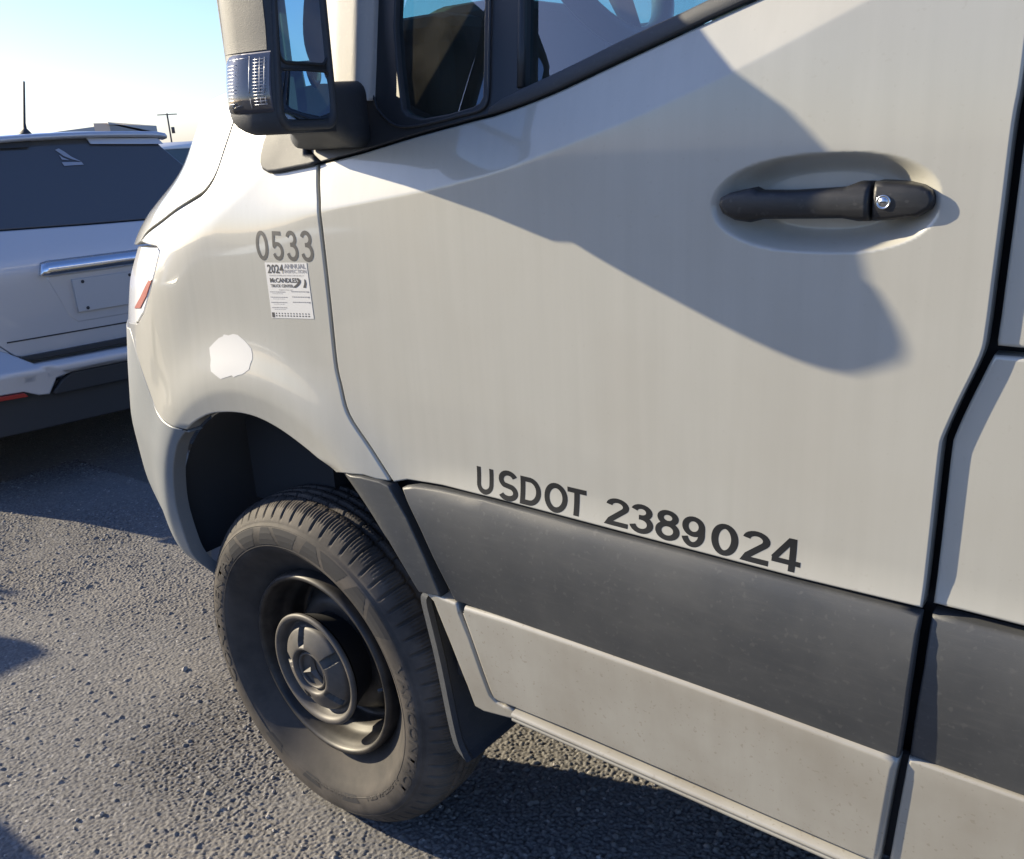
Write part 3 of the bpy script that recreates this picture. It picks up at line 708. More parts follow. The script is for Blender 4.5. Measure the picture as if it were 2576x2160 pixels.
# ------------------------------------------------------------------ window side
panel('mirror_base_cover', [(.10, 1.60)]+basef[:-1]+[(.2325, 1.4775), (.2080, 1.4960), (.2035, 1.530), (.2035, 1.60)], M_TRIM, VP, off=-.010, r=.007, depth=.02, res=.02)
pil = [(.2065, 1.60), (.2080, 1.530), (.2135, 1.4985), (.2405, 1.4815)]+[(float(p[0]), float(p[1])+.003) for p in belt[1:17]]
qg = [(.387, 1.80), (.396, 1.68), (.4115, 1.617), (.4303, 1.556), (.442, 1.547), (.4735, 1.5398), (.53, 1.5440), (.5773, 1.5513), (.590, 1.556), (.5955, 1.5642), (.592, 1.60), (.5805, 1.6948), (.574, 1.80)]
pil = [p for p in pil if p[0] < .655]+[(.6560, 1.548), (.6731, 1.5698), (.6655, 1.63), (.6585, 1.6845), (.648, 1.80), (.66, 2.2), (.45, 2.2), (.25, 1.9), (.05, 1.66)]
panel('window_frame', pil, M_BLACK, VP, off=-.001, r=.003, depth=.016, holes=[qg], res=.03)
panel('quarter_window', [tuple(p) for p in inset(qg, -.006)], M_GLASS, VP, off=.010, r=0, depth=.001, res=.03)
# bulged pillar trim
_tx = np.linspace(.15, .46, 621)
_ty = np.interp(_tx, [.15, .262, .30, .342, .352, .362, .375, .46], [.03, .004, .0, .002, .008, .026, .050, .07])
_kt = np.exp(-(np.arange(-22, 23)/10.)**2); _kt /= _kt.sum(); _ty = np.convolve(np.pad(_ty, 22, mode='edge'), _kt, 'valid')
def Ftr(x, z):
    x = np.asarray(x, float); z = np.asarray(z, float)
    return S(x, z)-.034+np.interp(x+.10*(z-1.65), _tx, _ty)
panel('pillar_trim', [(.200, 1.615), (.275, 1.600), (.366, 1.572), (.363, 1.62), (.352, 1.75), (.327, 2.0), (.205, 2.0), (.215, 1.75)], M_PTRIM, VP, F=Ftr, r=.002, depth=.012, res=.006)
tube('frame_seal', [(float(x), float(S(x, z))-.004, float(z)) for x, z in spline([(.345, 1.70), (.3548, 1.6043), (.3700, 1.570), (.382, 1.5550), (.4212, 1.5330), (.4716, 1.5305), (.56, 1.541), (.60, 1.548), (.6085, 1.566), (.603, 1.62), (.592, 1.72), (.584, 1.80)], 4)], .0022, M_BLACK, VP, n=6)
tube('divider_seal', [(.668, float(S(.668, 1.57))-.002, 1.572), (.6610, float(S(.661, 1.63))-.002, 1.63), (.6535, float(S(.65, 1.6845))-.002, 1.6845), (.64, float(S(.64, 1.8))-.002, 1.80)], .006, M_BLACK, VP, n=8)
# belt strip
st_top = [(.6640, 1.5665), (.671, 1.570), (.7175, 1.5826), (.7723, 1.5986), (.8237, 1.6143), (.8725, 1.6281), (.9188, 1.6400), (.9479, 1.6485), (1.05, 1.672), (1.15, 1.692), (1.283, 1.712)]
strip = [(.6120, 1.5385)]+[(float(p[0]), float(p[1])+.0025) for p in belt if p[0] > .62][:-1]+[(1.283, 1.697)]+st_top[::-1]+[(.640, 1.5600), (.615, 1.548)]
panel('belt_strip', strip, M_TRIM, VP, F=lambda x, z: S(x, z)-.006*np.sin(np.clip((np.asarray(z, float)-np.interp(x, [b[0] for b in belt], [b[1] for b in belt]))/.030, 0, 1)*math.pi)**.7, off=-.003, r=.003, depth=.012, res=.012)
wg = [(.6610, 1.560), (.671, 1.5650)]+[(a, b-.006) for a, b in st_top[2:]]+[(1.283, 2.15), (.72, 2.15), (.64, 1.85), (.6555, 1.6845)]
panel('door_window', wg, M_GLASS, VP, off=.012, r=0, depth=.002, res=.04)
panel('upper_frame', [(.25, 1.9), (.45, 2.2), (.66, 2.2), (.70, 2.15), (1.283, 2.15), (1.283, 1.70), (1.36, 1.70), (1.36, 2.3), (.3, 2.3), (-.1, 1.75), (.05, 1.70)], M_BLACK, VP, off=.004, r=.003, depth=.02, res=.1)
panel('upper_side_panel', [(1.365, 1.70), (2.9, 1.70), (2.9, 2.5), (1.365, 2.5)], M_PAINT, VP, off=.008, r=.003, depth=.02, res=.1)
boxo('roof', (.35, 2.9, .09, 1.85, 2.30, 2.5), M_PAINT, VP, bev=.03)

# cab interior
boxo('dashboard', (-.10, .42, .16, 1.80, 1.10, 1.71), M_INT2, VP, bev=.05)
boxo('instrument_hood', (.24, .46, .28, .62, 1.50, 1.735), M_INT, VP, bev=.04)
boxo('centre_console', (.25, .50, .80, 1.2, 1.0, 1.72), M_INT, VP, bev=.04)
boxo('front_bulkhead', (-.3, .0, .16, 1.8, .7, 1.42), M_DARK, VP)
boxo('cab_floor', (0, 1.6, .12, 1.85, .61, .70), M_DARK, VP)
boxo('seat', (.95, 1.55, .30, .80, .80, 1.25), M_SEAT, VP, bev=.05)
boxo('seat_back', (1.35, 1.55, .30, .80, 1.1, 1.95), M_SEAT, VP, bev=.06)
boxo('seat', (.95, 1.55, 1.1, 1.6, .80, 1.25), M_SEAT, VP, bev=.05)
boxo('seat_back', (1.35, 1.55, 1.1, 1.6, 1.1, 1.95), M_SEAT, VP, bev=.06)
boxo('bulkhead', (1.62, 1.66, .12, 1.86, .6, 2.3), M_INT, VP)
boxo('far_door_trim', (-.2, 1.6, 1.80, 1.86, .7, 1.78), M_INT, VP, bev=.01)
boxo('far_pillar', (.62, .69, 1.80, 1.86, 1.45, 2.3), M_INT, VP, bev=.01)
boxo('far_pillar', (1.25, 1.62, 1.80, 1.86, 1.45, 2.3), M_INT, VP, bev=.01)
loft('windshield_pillar', [[(-.12+dx, 1.72+dy, 1.40) for dx, dy in ((0, 0), (.09, 0), (.09, .12), (0, .12))], [(.50+dx, 1.66+dy, 2.32) for dx, dy in ((0, 0), (.09, 0), (.09, .12), (0, .12))]], M_INT, VP, smooth=False)
loft('windshield_pillar', [[(-.04+dx, .075+dy, 1.45) for dx, dy in ((0, 0), (.10, -.0), (.12, .07), (0, .07))], [(.45+dx, .13+dy, 2.32) for dx, dy in ((0, 0), (.10, 0), (.10, .08), (0, .08))]], M_INT, VP, smooth=False)
mesh('windshield', [(-.14, .12, 1.44), (-.20, .95, 1.44), (-.14, 1.80, 1.44), (.46, 1.70, 2.32), (.40, .95, 2.32), (.46, .18, 2.32)], [(0, 1, 4, 5), (1, 2, 3, 4)], M_WSHIELD, VP)
pts = []
cS = Vector((.525, .45, 1.825)); ax = Vector((.90, 0, .43)).normalized(); e1 = Vector((0, 1, 0)); e2 = ax.cross(e1)
sw = [cS+(e1*math.cos(t)+e2*math.sin(t))*.19 for t in np.linspace(0, 2*math.pi, 49)]
sw_o = tube('steering_wheel', sw, .021, M_WHEELRIM, VP, n=12)
tube('spoke', [cS+e1*-.185, cS, cS+e1*.185], [.012, .03, .012], M_INT, sw_o, n=8)
tube('spoke', [cS, cS+e2*(.185 if e2.z < 0 else -.185)], [.03, .014], M_INT, sw_o, n=8)

# ------------------------------------------------------------------ door mirror
mir = VP
A0 = Vector((.408, -.070, 0)); B0 = Vector((.448, -.228, 0)); e1 = (B0-A0); Lm = e1.length; e1 = e1/Lm; e2 = Vector((e1.y, -e1.x, 0))
if e2.x > 0: e2 = -e2
def msec(z, u0, u1, d, back=0., n=26):
    """closed section: flat rear face from u0 to u1, rounded front"""
    P = []; w = u1-u0
    for i in range(n+1):
        t = -1+2*i/n; ff = (1-abs(t)**3.2)**(1/2.0)
        # the outer side of the shell is blunter than the inner
        P.append(A0+e1*(u0+w*(t*.5+.5))+e2*(back+d*ff*(.75+.35*(t*.5+.5)))+Vector((0, 0, z)))
    return P
def uout(z): return float(np.interp(z, [1.52, 1.585, 1.61, 1.64, 1.66, 1.70, 1.75, 1.78, 1.80, 1.82, 1.85, 1.875, 1.885], [Lm-.003, Lm-.004, Lm-.008, Lm-.014, Lm-.0165, Lm-.018, Lm-.024, Lm-.044, Lm-.064, Lm-.084, Lm-.112, Lm-.134, Lm-.146]))
def prof(z):
    # bottom and top rounding
    b = max(0, (1.556-z)/.030); t = max(0, (z-1.80)/.086)
    s_b = math.sqrt(max(0, 1-min(b, 1)**2)); s_t = math.sqrt(max(0, 1-min(t, 1)**2.2))
    return s_b, s_t
zs = [1.5285, 1.5305, 1.534, 1.540, 1.548, 1.556, 1.57, 1.60, 1.63, 1.66, 1.70, 1.74, 1.78, 1.80, 1.82, 1.84, 1.86, 1.875, 1.882]
secs = []
for z in zs:
    sb, st_ = prof(z); u1 = uout(z)-(1-sb)*.022; u0 = .020; d = .105*(.45+.55*sb)*(.3+.7*st_)
    secs.append(msec(z, u0, u1, max(d, .01)))
loft('mirror_housing', secs, M_TRIM, mir)
mh = bpy.data.objects['mirror_housing']
# upper shell with a step over the indicator
secs = []
for z in [1.634, 1.637, 1.645, 1.66, 1.70, 1.74, 1.78, 1.80, 1.82, 1.84, 1.86, 1.875, 1.882]:
    sb, st_ = prof(z); k = sstep(1.632, 1.648, z)*.001
    u1 = uout(z)+.001+k*.6; u0 = .020; d = .098*(.3+.7*st_)+k
    s_ = msec(z, u0, u1, max(d, .01), back=.006); secs.append(s_)
loft('mirror_shell', secs, M_TRIM, mh, closed=False, cap=False)
# rear rim frame
def rfrm(name, u0, u1, z0, z1, wid, dp, mat, parent, rc=.02, proud=.006):
    def rr_(u0, u1, z0, z1, rc, n=5):
        P = []
        for (cx, cz, a0) in ((u1-rc, z1-rc, 0), (u0+rc, z1-rc, 90), (u0+rc, z0+rc, 180), (u1-rc, z0+rc, 270)):
            for i in range(n+1): P.append((cx+rc*math.cos(R(a0+90*i/n)), cz+rc*math.sin(R(a0+90*i/n))))
        return P
    out = rr_(u0, u1, z0, z1, rc); mid = rr_(u0+wid*.4, u1-wid*.4, z0+wid*.4, z1-wid*.4, rc*.9); inn = rr_(u0+wid, u1-wid, z0+wid, z1-wid, rc*.7)
    def pl(P, d): return [A0+e1*(u*uout(z)/Lm)+e2*(-d)+Vector((0, 0, z)) for u, z in P]
    loft(name, [pl(out, -.006), pl(out, proud*.7), pl(mid, proud), pl(inn, proud*.6), pl(inn, -.002)], mat, parent, cap=False)
    return pl(inn, .0012), inn
rfrm('mirror_rim', .019, Lm-.003, 1.5325, 1.79, .012, .01, M_TRIM, mh, .025)
gi, _ = rfrm('glass_bezel', .026, Lm-.014, 1.617, 1.775, .004, .01, M_BLACK, mh, .02, .004)
mesh('mirror_glass', gi, [tuple(range(len(gi)))], M_MIRROR, mh)
gi, uv = rfrm('glass_bezel', .026, Lm-.014, 1.5425, 1.6125, .004, .01, M_BLACK, mh, .012, .004)
# convex wide angle glass
us = [u for u, z in uv]; zs2 = [z for u, z in uv]; ua, ub, za_, zb_ = min(us), max(us), min(zs2), max(zs2); V = []; F2 = []
for i in range(17):
    for k in range(13):
        a_, c_ = i/16*2-1, k/12*2-1
        # keep the corners rounded by pulling them in a little
        pull = 1-.035*(abs(a_)*abs(c_))**3
        u = (ua+ub)/2+a_*pull*(ub-ua)/2; z = (za_+zb_)/2+c_*pull*(zb_-za_)/2
        V.append(A0+e1*(u*uout(z)/Lm)+Vector((0, 0, z))+e2*(-(.0008+.0042*(1-(a_*a_+c_*c_*.45)/1.45))))
for i in range(16):
    for k in range(12): F2.append((i*13+k, (i+1)*13+k, (i+1)*13+k+1, i*13+k+1))
mesh('wide_angle_glass', V, F2, M_MIRROR2, mh, smooth=True)
boxo('sun_blocker', (.272, .300, -.165, -.007, 1.585, 1.87), M_TRIM, mh, bev=.004)  # unseen block added behind the housing to stop sun leaking past the mirror
# indicator: silver body with ribs, clear lens over it
def isec(z, ex, umin=.62, n=20):
    sb, st_ = prof(z); u1 = uout(z)-(1-sb)*.020; d = .105*(.45+.55*sb); P = []
    for i in range(n+1):
        t = (2*umin-1)+(1-(2*umin-1))*i/n; ff = (1-abs(t)**3.2)**(1/2.0)
        P.append(A0+e1*(u1*(t*.5+.5)+ex*.9*(t > .7)*min(1, (t-.7)/.2))+e2*((d)*ff*(.75+.35*(t*.5+.5))+ex*ff)+Vector((0, 0, z)))
    return P
zi = [1.557, 1.560, 1.568, 1.58, 1.595, 1.61, 1.622, 1.629, 1.632]
exs = [.0, .0022, .0040, .0045, .0040, .0030, .0020, .0010, .0]
loft('indicator_body', [isec(z, e_*.35+.0006) for z, e_ in zip(zi, exs)], M_SILVERIN, mh, closed=False, cap=False)
loft('indicator_lens', [isec(z, e_+.0015) for z, e_ in zip(zi, exs)], M_LENS, mh, closed=False, cap=False)
def sidept(z, f, ex):
    t = (1-f*f)**(1/3.2); d = .105
    return A0+e1*(uout(z)*(t*.5+.5))+e2*(d*f*(.75+.35*(t*.5+.5)))+(e1*.9+e2*.1)*ex+Vector((0, 0, z))
def rex(z): return float(np.interp(z, zi, exs))+.0010
for k in range(12):   # comb of reflector ribs seen through the lens
    z = 1.570+k*.0044
    tube('lens_rib', [sidept(z, f, rex(z)) for f in (.52, .60, .68, .74)], .0010, M_RIB, mh, n=5)
for f in (.07, .14, .21):   # fine grid next to the glass
    tube('lens_rib', [sidept(z, f, rex(z)) for z in (1.566, 1.575, 1.585, 1.60, 1.61, 1.625)], .0007, M_RIB, mh, n=5)
for k in range(15):
    z = 1.567+k*.004
    tube('lens_rib', [sidept(z, f, rex(z)) for f in (.05, .10, .17, .24)], .0006, M_RIB, mh, n=5)
tube('lens_rib', [sidept(z, .30, rex(z)) for z in (1.563, 1.575, 1.585, 1.60, 1.61, 1.628)], .0009, M_RIB, mh, n=5)
tube('lens_rib', [sidept(1.626, f, rex(1.626)) for f in (.32, .42, .55, .70)], .0009, M_RIB, mh, n=5)
# mirror arm
def rsec(x0, x1, y, z0, z1, rc=.022, n=5, tw=0):
    P = []
    for (cx, cz, a0) in ((x1-rc, z1-rc, 0), (x0+rc, z1-rc, 90), (x0+rc, z0+rc, 180), (x1-rc, z0+rc, 270)):
        for i in range(n+1):
            xx = cx+rc*math.cos(R(a0+90*i/n)); P.append((xx, y+tw*(xx-.3), cz+rc*math.sin(R(a0+90*i/n))))
    return P
loft('mirror_arm', [rsec(.20, .368, .02, 1.502, 1.603), rsec(.21, .372, -.012, 1.506, 1.602), rsec(.26, .392, -.05, 1.516, 1.600), rsec(.30, .408, -.09, 1.526, 1.600), rsec(.315, .412, -.12, 1.532, 1.598)], M_TRIM, mh)

# ------------------------------------------------------------------ front wheel
wh = empty('front_wheel', (0.002, 0, .390), R(-.8)); wh.parent = VP
prof_ = [(.2215, .084), (.226, .079), (.236, .070), (.250, .058), (.265, .044), (.280, .0290), (.290, .0192), (.300, .0140), (.312, .0122), (.325, .0125), (.337, .0152), (.3435, .0190), (.3450, .0225), (.3475, .0230), (.352, .0265), (.358, .0310), (.364, .0365), (.370, .0430), (.3755, .0505), (.3790, .0585), (.3815, .0680)]
prof_ = [(.2215+(r_-.2215)*1.085, y_) for r_, y_ in prof_]
nsh = len(prof_)
TW = .250
tread = [(.3967+.0030*(1-abs((y-TW/2)/.06)**2), y) for y in np.linspace(.075, TW-.075, 26)]
prof_ = prof_+tread+[(r_, TW-y_) for r_, y_ in prof_[::-1]]
NT = 1440
def tdisp(t, j, rr_, yy):
    deg = math.degrees(t) % 360; dr = 0.; dy = 0.
    ph = (deg % 5.0)/5.0
    if rr_ > .364:
        # angled lateral grooves of the shoulder blocks
        sk = 0 if yy < .055 or yy > TW-.055 else (yy-.055)*9 if yy < TW/2 else (TW-.055-yy)*9
        p2 = ((deg+sk) % 5.0)/5.0
        depth = .008*min(1, (rr_-.364)/.013)
        if yy < .086 or yy > TW-.086:
            if p2 < .16: dr -= depth
            elif rr_ > .386:
                q = ((deg+sk+.3*math.sin(yy*700)) % 1.25)/1.25
                if q < .40: dr -= .0026
        else:
            p3 = ((deg+(yy-.1)*25) % 7.5)/7.5
            if p3 < .10: dr -= .006
            elif ((deg+.4*math.sin(yy*800)) % 1.2) < .35: dr -= .0014
        for gy in (.089, .113, .137, .161):
            if abs(yy-gy) < .0042: dr = -.0085
    # fine rings on the sidewall
    return dr, dy
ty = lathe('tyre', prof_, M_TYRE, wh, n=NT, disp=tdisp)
for v in ty.data.vertices:
    if v.co.z < -.388: v.co.z = -.388
def swy(r_): return float(np.interp(r_, [p[0] for p in prof_[:nsh]], [p[1] for p in prof_[:nsh]]))
def swpt(r_, a, out=.0008): return (r_*math.cos(R(a)), swy(r_)-out, r_*math.sin(R(a)))
# molded trapezoids on the sidewall, and rings
def swpatch(name, r0, r1, a0, a1, b0, b1, mat, out=.0006, n=6):
    V = []; Fc = []
    for i in range(n+1):
        for k in range(4):
            r_ = r0+(r1-r0)*k/3; lo = a0+(b0-a0)*k/3; hi = a1+(b1-a1)*k/3; V.append(swpt(r_, lo+(hi-lo)*i/n, out))
    for i in range(n):
        for k in range(3): a = i*4+k; Fc.append((a, a+4, a+5, a+1))
    mesh(name, V, Fc, mat, ty)
for a in list(range(34, 118, 26)):
    swpatch('sidewall_mark', .310, .3485, a+2, a+9, a-1.5, a+12.5, M_TYREMARK)
    swpatch('sidewall_mark', .310, .3485, a+11.2, a+23.5, a+14.8, a+19.6, M_TYREMARK)
for a in list(range(232, 300, 26)):
    swpatch('sidewall_mark', .300, .318, a, a+8, a-2, a+10, M_TYREMARK)
for (r_, w_) in ((.3055, .0012), (.3510, .0010)):
    V = []; Fc = []
    for i in range(180):
        a = 2*i
        for rr_ in (r_-w_, r_, r_+w_): V.append(swpt(rr_, a, .0012 if rr_ == r_ else .0))
    for i in range(180):
        k = (i+1) % 180
        for j in range(2): Fc.append((i*3+j, k*3+j, k*3+j+1, i*3+j+1))
    mesh('sidewall_ring', V, Fc, M_TYRE, ty, smooth=True)
def arctext(txt, a_start, a_end, r0, r1, mat):
    cu = bpy.data.curves.new('t', 'FONT'); cu.body = txt; cu.resolution_u = 2; cu.offset = .02
    to = bpy.data.objects.new('t', cu); COL.objects.link(to); bpy.context.view_layer.update()
    me = bpy.data.meshes.new_from_object(to); bpy.data.objects.remove(to); bpy.data.curves.remove(cu)
    co = np.array([v.co[:2] for v in me.vertices]); mn, mx_ = co.min(0), co.max(0); sc = (co-mn)/(mx_-mn)
    for v, s_ in zip(me.vertices, sc): v.co = swpt(r0+(r1-r0)*s_[1], a_start+(a_end-a_start)*s_[0], .0011)
    link('sidewall_lettering', me, mat, ty)
arctext('CONTINENTAL', 204, 134, .316, .341, M_TYRELET)
arctext('VANCONTACT', 24, -34, .318, .342, M_TYRELET)
arctext('LT245/75R16', 300, 330, .302, .312, M_TYRELET)
arctext('LOAD RANGE E', 262, 290, .302, .310, M_TYRELET)
# steel rim
def rdisp(t, j, rr_, yy): return (0, 0)
rimp = [(.2245, .085), (.2240, .060), (.2205, .0500), (.2155, .0470), (.2110, .0495), (.2075, .054), (.2060, .060), (.2025, .066), (.1985, .080), (.1965, .092), (.1930, .104), (.1850, .112), (.1820, .125), (.1815, .150), (.178, .158), (.168, .156), (.155, .142), (.145, .128), (.138, .118), (.125, .112), (.10, .112), (0, .112)]
rm = lathe('rim', rimp, M_RIM, wh, n=96)
for k in range(16):   # hand holes of the disc
    a = R(k*22.5+8); cx, cz = .162*math.cos(a), .162*math.sin(a)
    bm = bmesh.new(); bmesh.ops.create_circle(bm, cap_ends=True, radius=.011, segments=14)
    M4 = Matrix.Translation((cx, .1475-.004, cz)) @ Matrix.Rotation(-a, 4, 'Y') @ Matrix.Rotation(R(46), 4, 'Z') @ Matrix.Rotation(R(90), 4, 'X')
    bmesh.ops.transform(bm, matrix=M4, verts=bm.verts); bmlink('hand_hole', bm, M_DARK, rm)
tube('valve', [(.196, .09, .0), (.186, .055, .004)], .0045, M_BLACK, wh, n=8)
# hub cap
hp = [(.100, .110), (.112, .080), (.126, .055), (.1345, .042), (.1360, .036), (.1335, .0325), (.1295, .0310), (.1245, .0320), (.1205, .0360), (.1180, .0420), (.1150, .0520), (.1110, .0570), (.1070, .0560), (.1040, .0500), (.1010, .0430), (.0990, .0400), (.0960, .0378), (.0900, .0350), (.0820, .0310), (.0740, .0272), (.0660, .0240), (.0600, .0222), (.0565, .0218), (.0540, .0228), (.0520, .0255), (.0505, .0300), (.0490, .0345), (.0465, .0368), (.030, .0372), (.015, .0372), (0, .0372)]
SL = 108.0
def hdisp(t, j, rr_, yy):
    deg = math.degrees(t)
    a = (deg-SL+36) % 72-36
    if .058 < rr_ < .1005:
        w = math.degrees(.0105/rr_)
        if abs(a) < w and rr_ > .0640: return 0, .016
    return 0, 0
lathe('hub_barrel', [(.1325, .0445), (.126, .056), (.115, .080), (.104, .112)], M_VOID, wh, n=64)  # dark steel, with the shade behind the cap rim put into its colour
hc = lathe('hub_cap', hp[3:], M_CAP, wh, n=720, disp=hdisp, c=(0, -.002, 0))
lathe('emblem_ring', [(.0395, .037), (.0395, .0300), (.0410, .0285), (.0440, .0285), (.0455, .0305), (.0455, .037)], M_CAP, hc, n=64, c=(0, -.002, 0))
for k in range(3):
    a = R(90+120*k-4); d = Vector((math.cos(a), 0, math.sin(a))); s_ = Vector((-d.z, 0, d.x)); c0 = Vector((0, .033, 0)); top = Vector((0, .0235, 0))
    V = [c0+s_*.010-d*.003, c0-s_*.010-d*.003, c0+d*.041+s_*.0016, c0+d*.041-s_*.0016, top, top+Vector((0, .004, 0))+d*.041]
    mesh('emblem_point', V, [(0, 2, 5, 4), (1, 4, 5, 3), (2, 3, 5), (0, 4, 1)], M_CAP, hc)
# brake and axle inside the arch
lathe('brake_disc', [(0, .16), (.15, .16), (.15, .19), (0, .19)], M_DARK, wh, n=40)

# ------------------------------------------------------------------ silver vehicle ahead
suv_a = R(11)
suv = empty('parked_suv', (-2.90, .38, 0), R(90-11), label='silver blue estate car seen from behind with dark tinted rear window and chrome handle', category='car')
# local x = across the tail to the right, local y = forward (away from the viewer); outlines in (s, z)
def tail(s, z):
    s = np.asarray(s, float); z = np.asarray(z, float)
    y = .42*softp(z-1.03, .02)+.06*np.abs((s-.80)/.88)**4+.25*np.maximum(0, np.abs(s-.80)-.74)**1.0*0
    y = y+.30*np.maximum(0, np.abs(s-.80)-.70)**1.5*4
    return y
def bumpF(s, z):
    s = np.asarray(s, float); z = np.asarray(z, float)
    return -.085-.012*sstep(.58, .60, z)*0+.030*sstep(.560, .535, z)+.9*np.maximum(0, z-.585)+.07*np.abs((s-.80)/.88)**4
def splace(s, z, y): return (s, y, z)
def sp(name, pts, mat, F=tail, off=0, r=.006, depth=.02, res=.04, par=None, **k): return panel(name, pts, mat, par or suv, F=F, off=off, r=r, depth=depth, res=res, place=splace, **k)
gate = [(.34, .645), (.39, .622), (1.21, .622), (1.27, .66), (1.40, .80), (1.60, 1.0), (1.62, 1.15), (1.20, 1.178), (.80, 1.187), (.40, 1.200), (-.0, 1.15), (-.02, 1.0), (.20, .80), (.29, .70)]
gt = sp('tailgate', gate, M_SUVP)
gl_ = [(-.02, 1.155), (.40, 1.204), (.80, 1.191), (1.20, 1.182), (1.60, 1.155), (1.50, 1.28), (1.345, 1.425), (1.24, 1.545), (1.0, 1.585), (.80, 1.592), (.55, 1.585), (.36, 1.545), (.20, 1.40), (.06, 1.25)]
gls = sp('rear_window', gl_, M_SUVG, off=.004)
sp('body_side', [(1.625, 1.15), (1.605, 1.0), (1.41, .80), (1.28, .655), (1.70, .62), (1.68, 1.10), (1.50, 1.30), (1.36, 1.425)], M_SUVP, off=.004)
sp('body_side', [(-.025, 1.15), (.235, 1.425), (.10, 1.30), (-.08, 1.10), (-.10, .62), (.33, .655), (.19, .80), (-.005, 1.0)][::-1], M_SUVP, off=.004)
# roof edge / spoiler
secs = []
for s_ in np.linspace(.31, 1.29, 25):
    u = abs((s_-.80)/.5); zt = 1.613-.018*u**2-.02*max(0, u-.9)*4; yb = float(tail(s_, 1.58))
    secs.append([(s_, yb+.03, zt-.035), (s_, yb-.035, zt-.028), (s_, yb-.045, zt-.016), (s_, yb-.02, zt-.002), (s_, yb+.25, zt+.006), (s_, yb+1.6, zt-.03)])
loft('roof', secs, M_SUVP, suv, closed=False, cap=False)
sp('spoiler_underside', [(.64, 1.553), (.66, 1.582), (.33, 1.575), (.33, 1.553)], M_SUVD, off=-.012, r=.002, par=gls, depth=.01)
sp('spoiler_underside', [(.918, 1.553), (.905, 1.582), (1.25, 1.566), (1.27, 1.535)], M_SUVP, off=-.012, r=.002, par=gls, depth=.01)
# main body volume
boxo('body', (-.04, 1.68, .10, 4.0, .40, 1.08), M_SUVP, suv, bev=.06)
boxo('underbody', (-.04, 1.68, .60, 4.0, .12, .42), M_SUVD, suv)
boxo('shadow_skirt', (-.04, .04, .08, 4.0, .08, .42), M_SUVD, suv)  # unseen low box added to carry the car's shadow down to the ground
loft('cabin', [[(s_, y_, 1.0) for s_, y_ in ((-.04, .08), (1.64, .08), (1.62, 2.9), (-.02, 2.9))], [(s_, y_, 1.565) for s_, y_ in ((.33, .34), (1.27, .34), (1.25, 1.9), (.35, 1.9))]], M_SUVG, suv, smooth=False)
# bumper
bp_ = [(-.10, .72), (.28, .685), (.345, .643), (.40, .606), (1.20, .606), (1.26, .643), (1.32, .685), (1.70, .72), (1.70, .50), (1.27, .483), (1.21, .455), (1.165, .450), (1.12, .52), (1.05, .533), (.55, .533), (.48, .520), (.436, .450), (.39, .455), (.33, .483), (-.10, .495)]
sp('rear_bumper', bp_, M_SUVP, F=bumpF, r=.008)
sp('lower_valance', [(-.08, .50), (1.68, .50), (1.62, .28), (-.02, .28)], M_SUVD, F=lambda s, z: bumpF(s, z)*0-.03+.06*np.abs((s-.80)/.88)**4, off=.02, r=.01)
sp('valance_lip', [(.50, .505), (.55, .533), (1.05, .533), (1.10, .505), (1.15, .455), (1.14, .44), (.46, .44), (.45, .455)], M_SUVD, F=lambda s, z: bumpF(s, z)*0-.05, off=.0, r=.01)
sp('reflector', [(.02, .492), (.33, .482), (.345, .462), (.02, .470)], M_RED, F=bumpF, off=-.012, r=.003)
sp('step_pad', [(.345, .640), (.40, .618), (1.2, .618), (1.25, .64)], M_SUVD, off=-.03, r=.003)
# plate recess, handle, plate
sp('plate_recess', [(.535, .985), (1.065, .985), (1.0, .79), (.965, .748), (.635, .748), (.600, .79)], M_SUVP, off=-.003, r=.012, depth=.01)
pl = sp('licence_plate', [(.645, .955), (.955, .955), (.955, .80), (.645, .80)], M_PLATE, off=-.018, r=.003, par=gt)
for (s_, z_) in ((.69, .94), (.91, .94), (.69, .815), (.91, .815)):
    lathe('screw', [(0, -.004), (.006, -.003), (.008, 0)], M_SUVD, pl, n=10, c=(s_, float(tail(s_, z_))-.019, z_))
secs = []
for s_, h_ in ((.515, .004), (.53, .030), (.56, .036), (.80, .036), (1.04, .036), (1.07, .030), (1.085, .004)):
    zc_ = 1.018 if .52 < s_ < 1.08 else .995; y_ = float(tail(s_, 1.0))
    secs.append([(s_, y_, zc_+h_), (s_, y_-.022, zc_+h_*.7), (s_, y_-.036, zc_-h_*.2), (s_, y_-.030, zc_-h_*.8), (s_, y_, zc_-h_)])
loft('chrome_handle', secs, M_CHROME, gt, closed=True)
# crease line of the tailgate
tube('tailgate_crease', [(s_, float(tail(s_, .715))-.001, .712) for s_ in np.linspace(.32, 1.28, 16)], .0035, M_SUVD, gt, n=6)
# antenna
an = lathe('antenna', [(0, .0)], M_SUVD, suv, n=4) if False else None
secs = []
for (z_, rx, ry) in ((1.612, .035, .05), (1.622, .026, .045), (1.640, .010, .022), (1.665, .0065, .0065), (1.85, .0050, .0050), (1.856, .001, .001)):
    secs.append([(.685+(z_-1.61)*.20+rx*math.cos(2*math.pi*k/12), .42+ry*math.sin(2*math.pi*k/12), z_) for k in range(12)])
loft('antenna', secs, M_SUVD, suv)
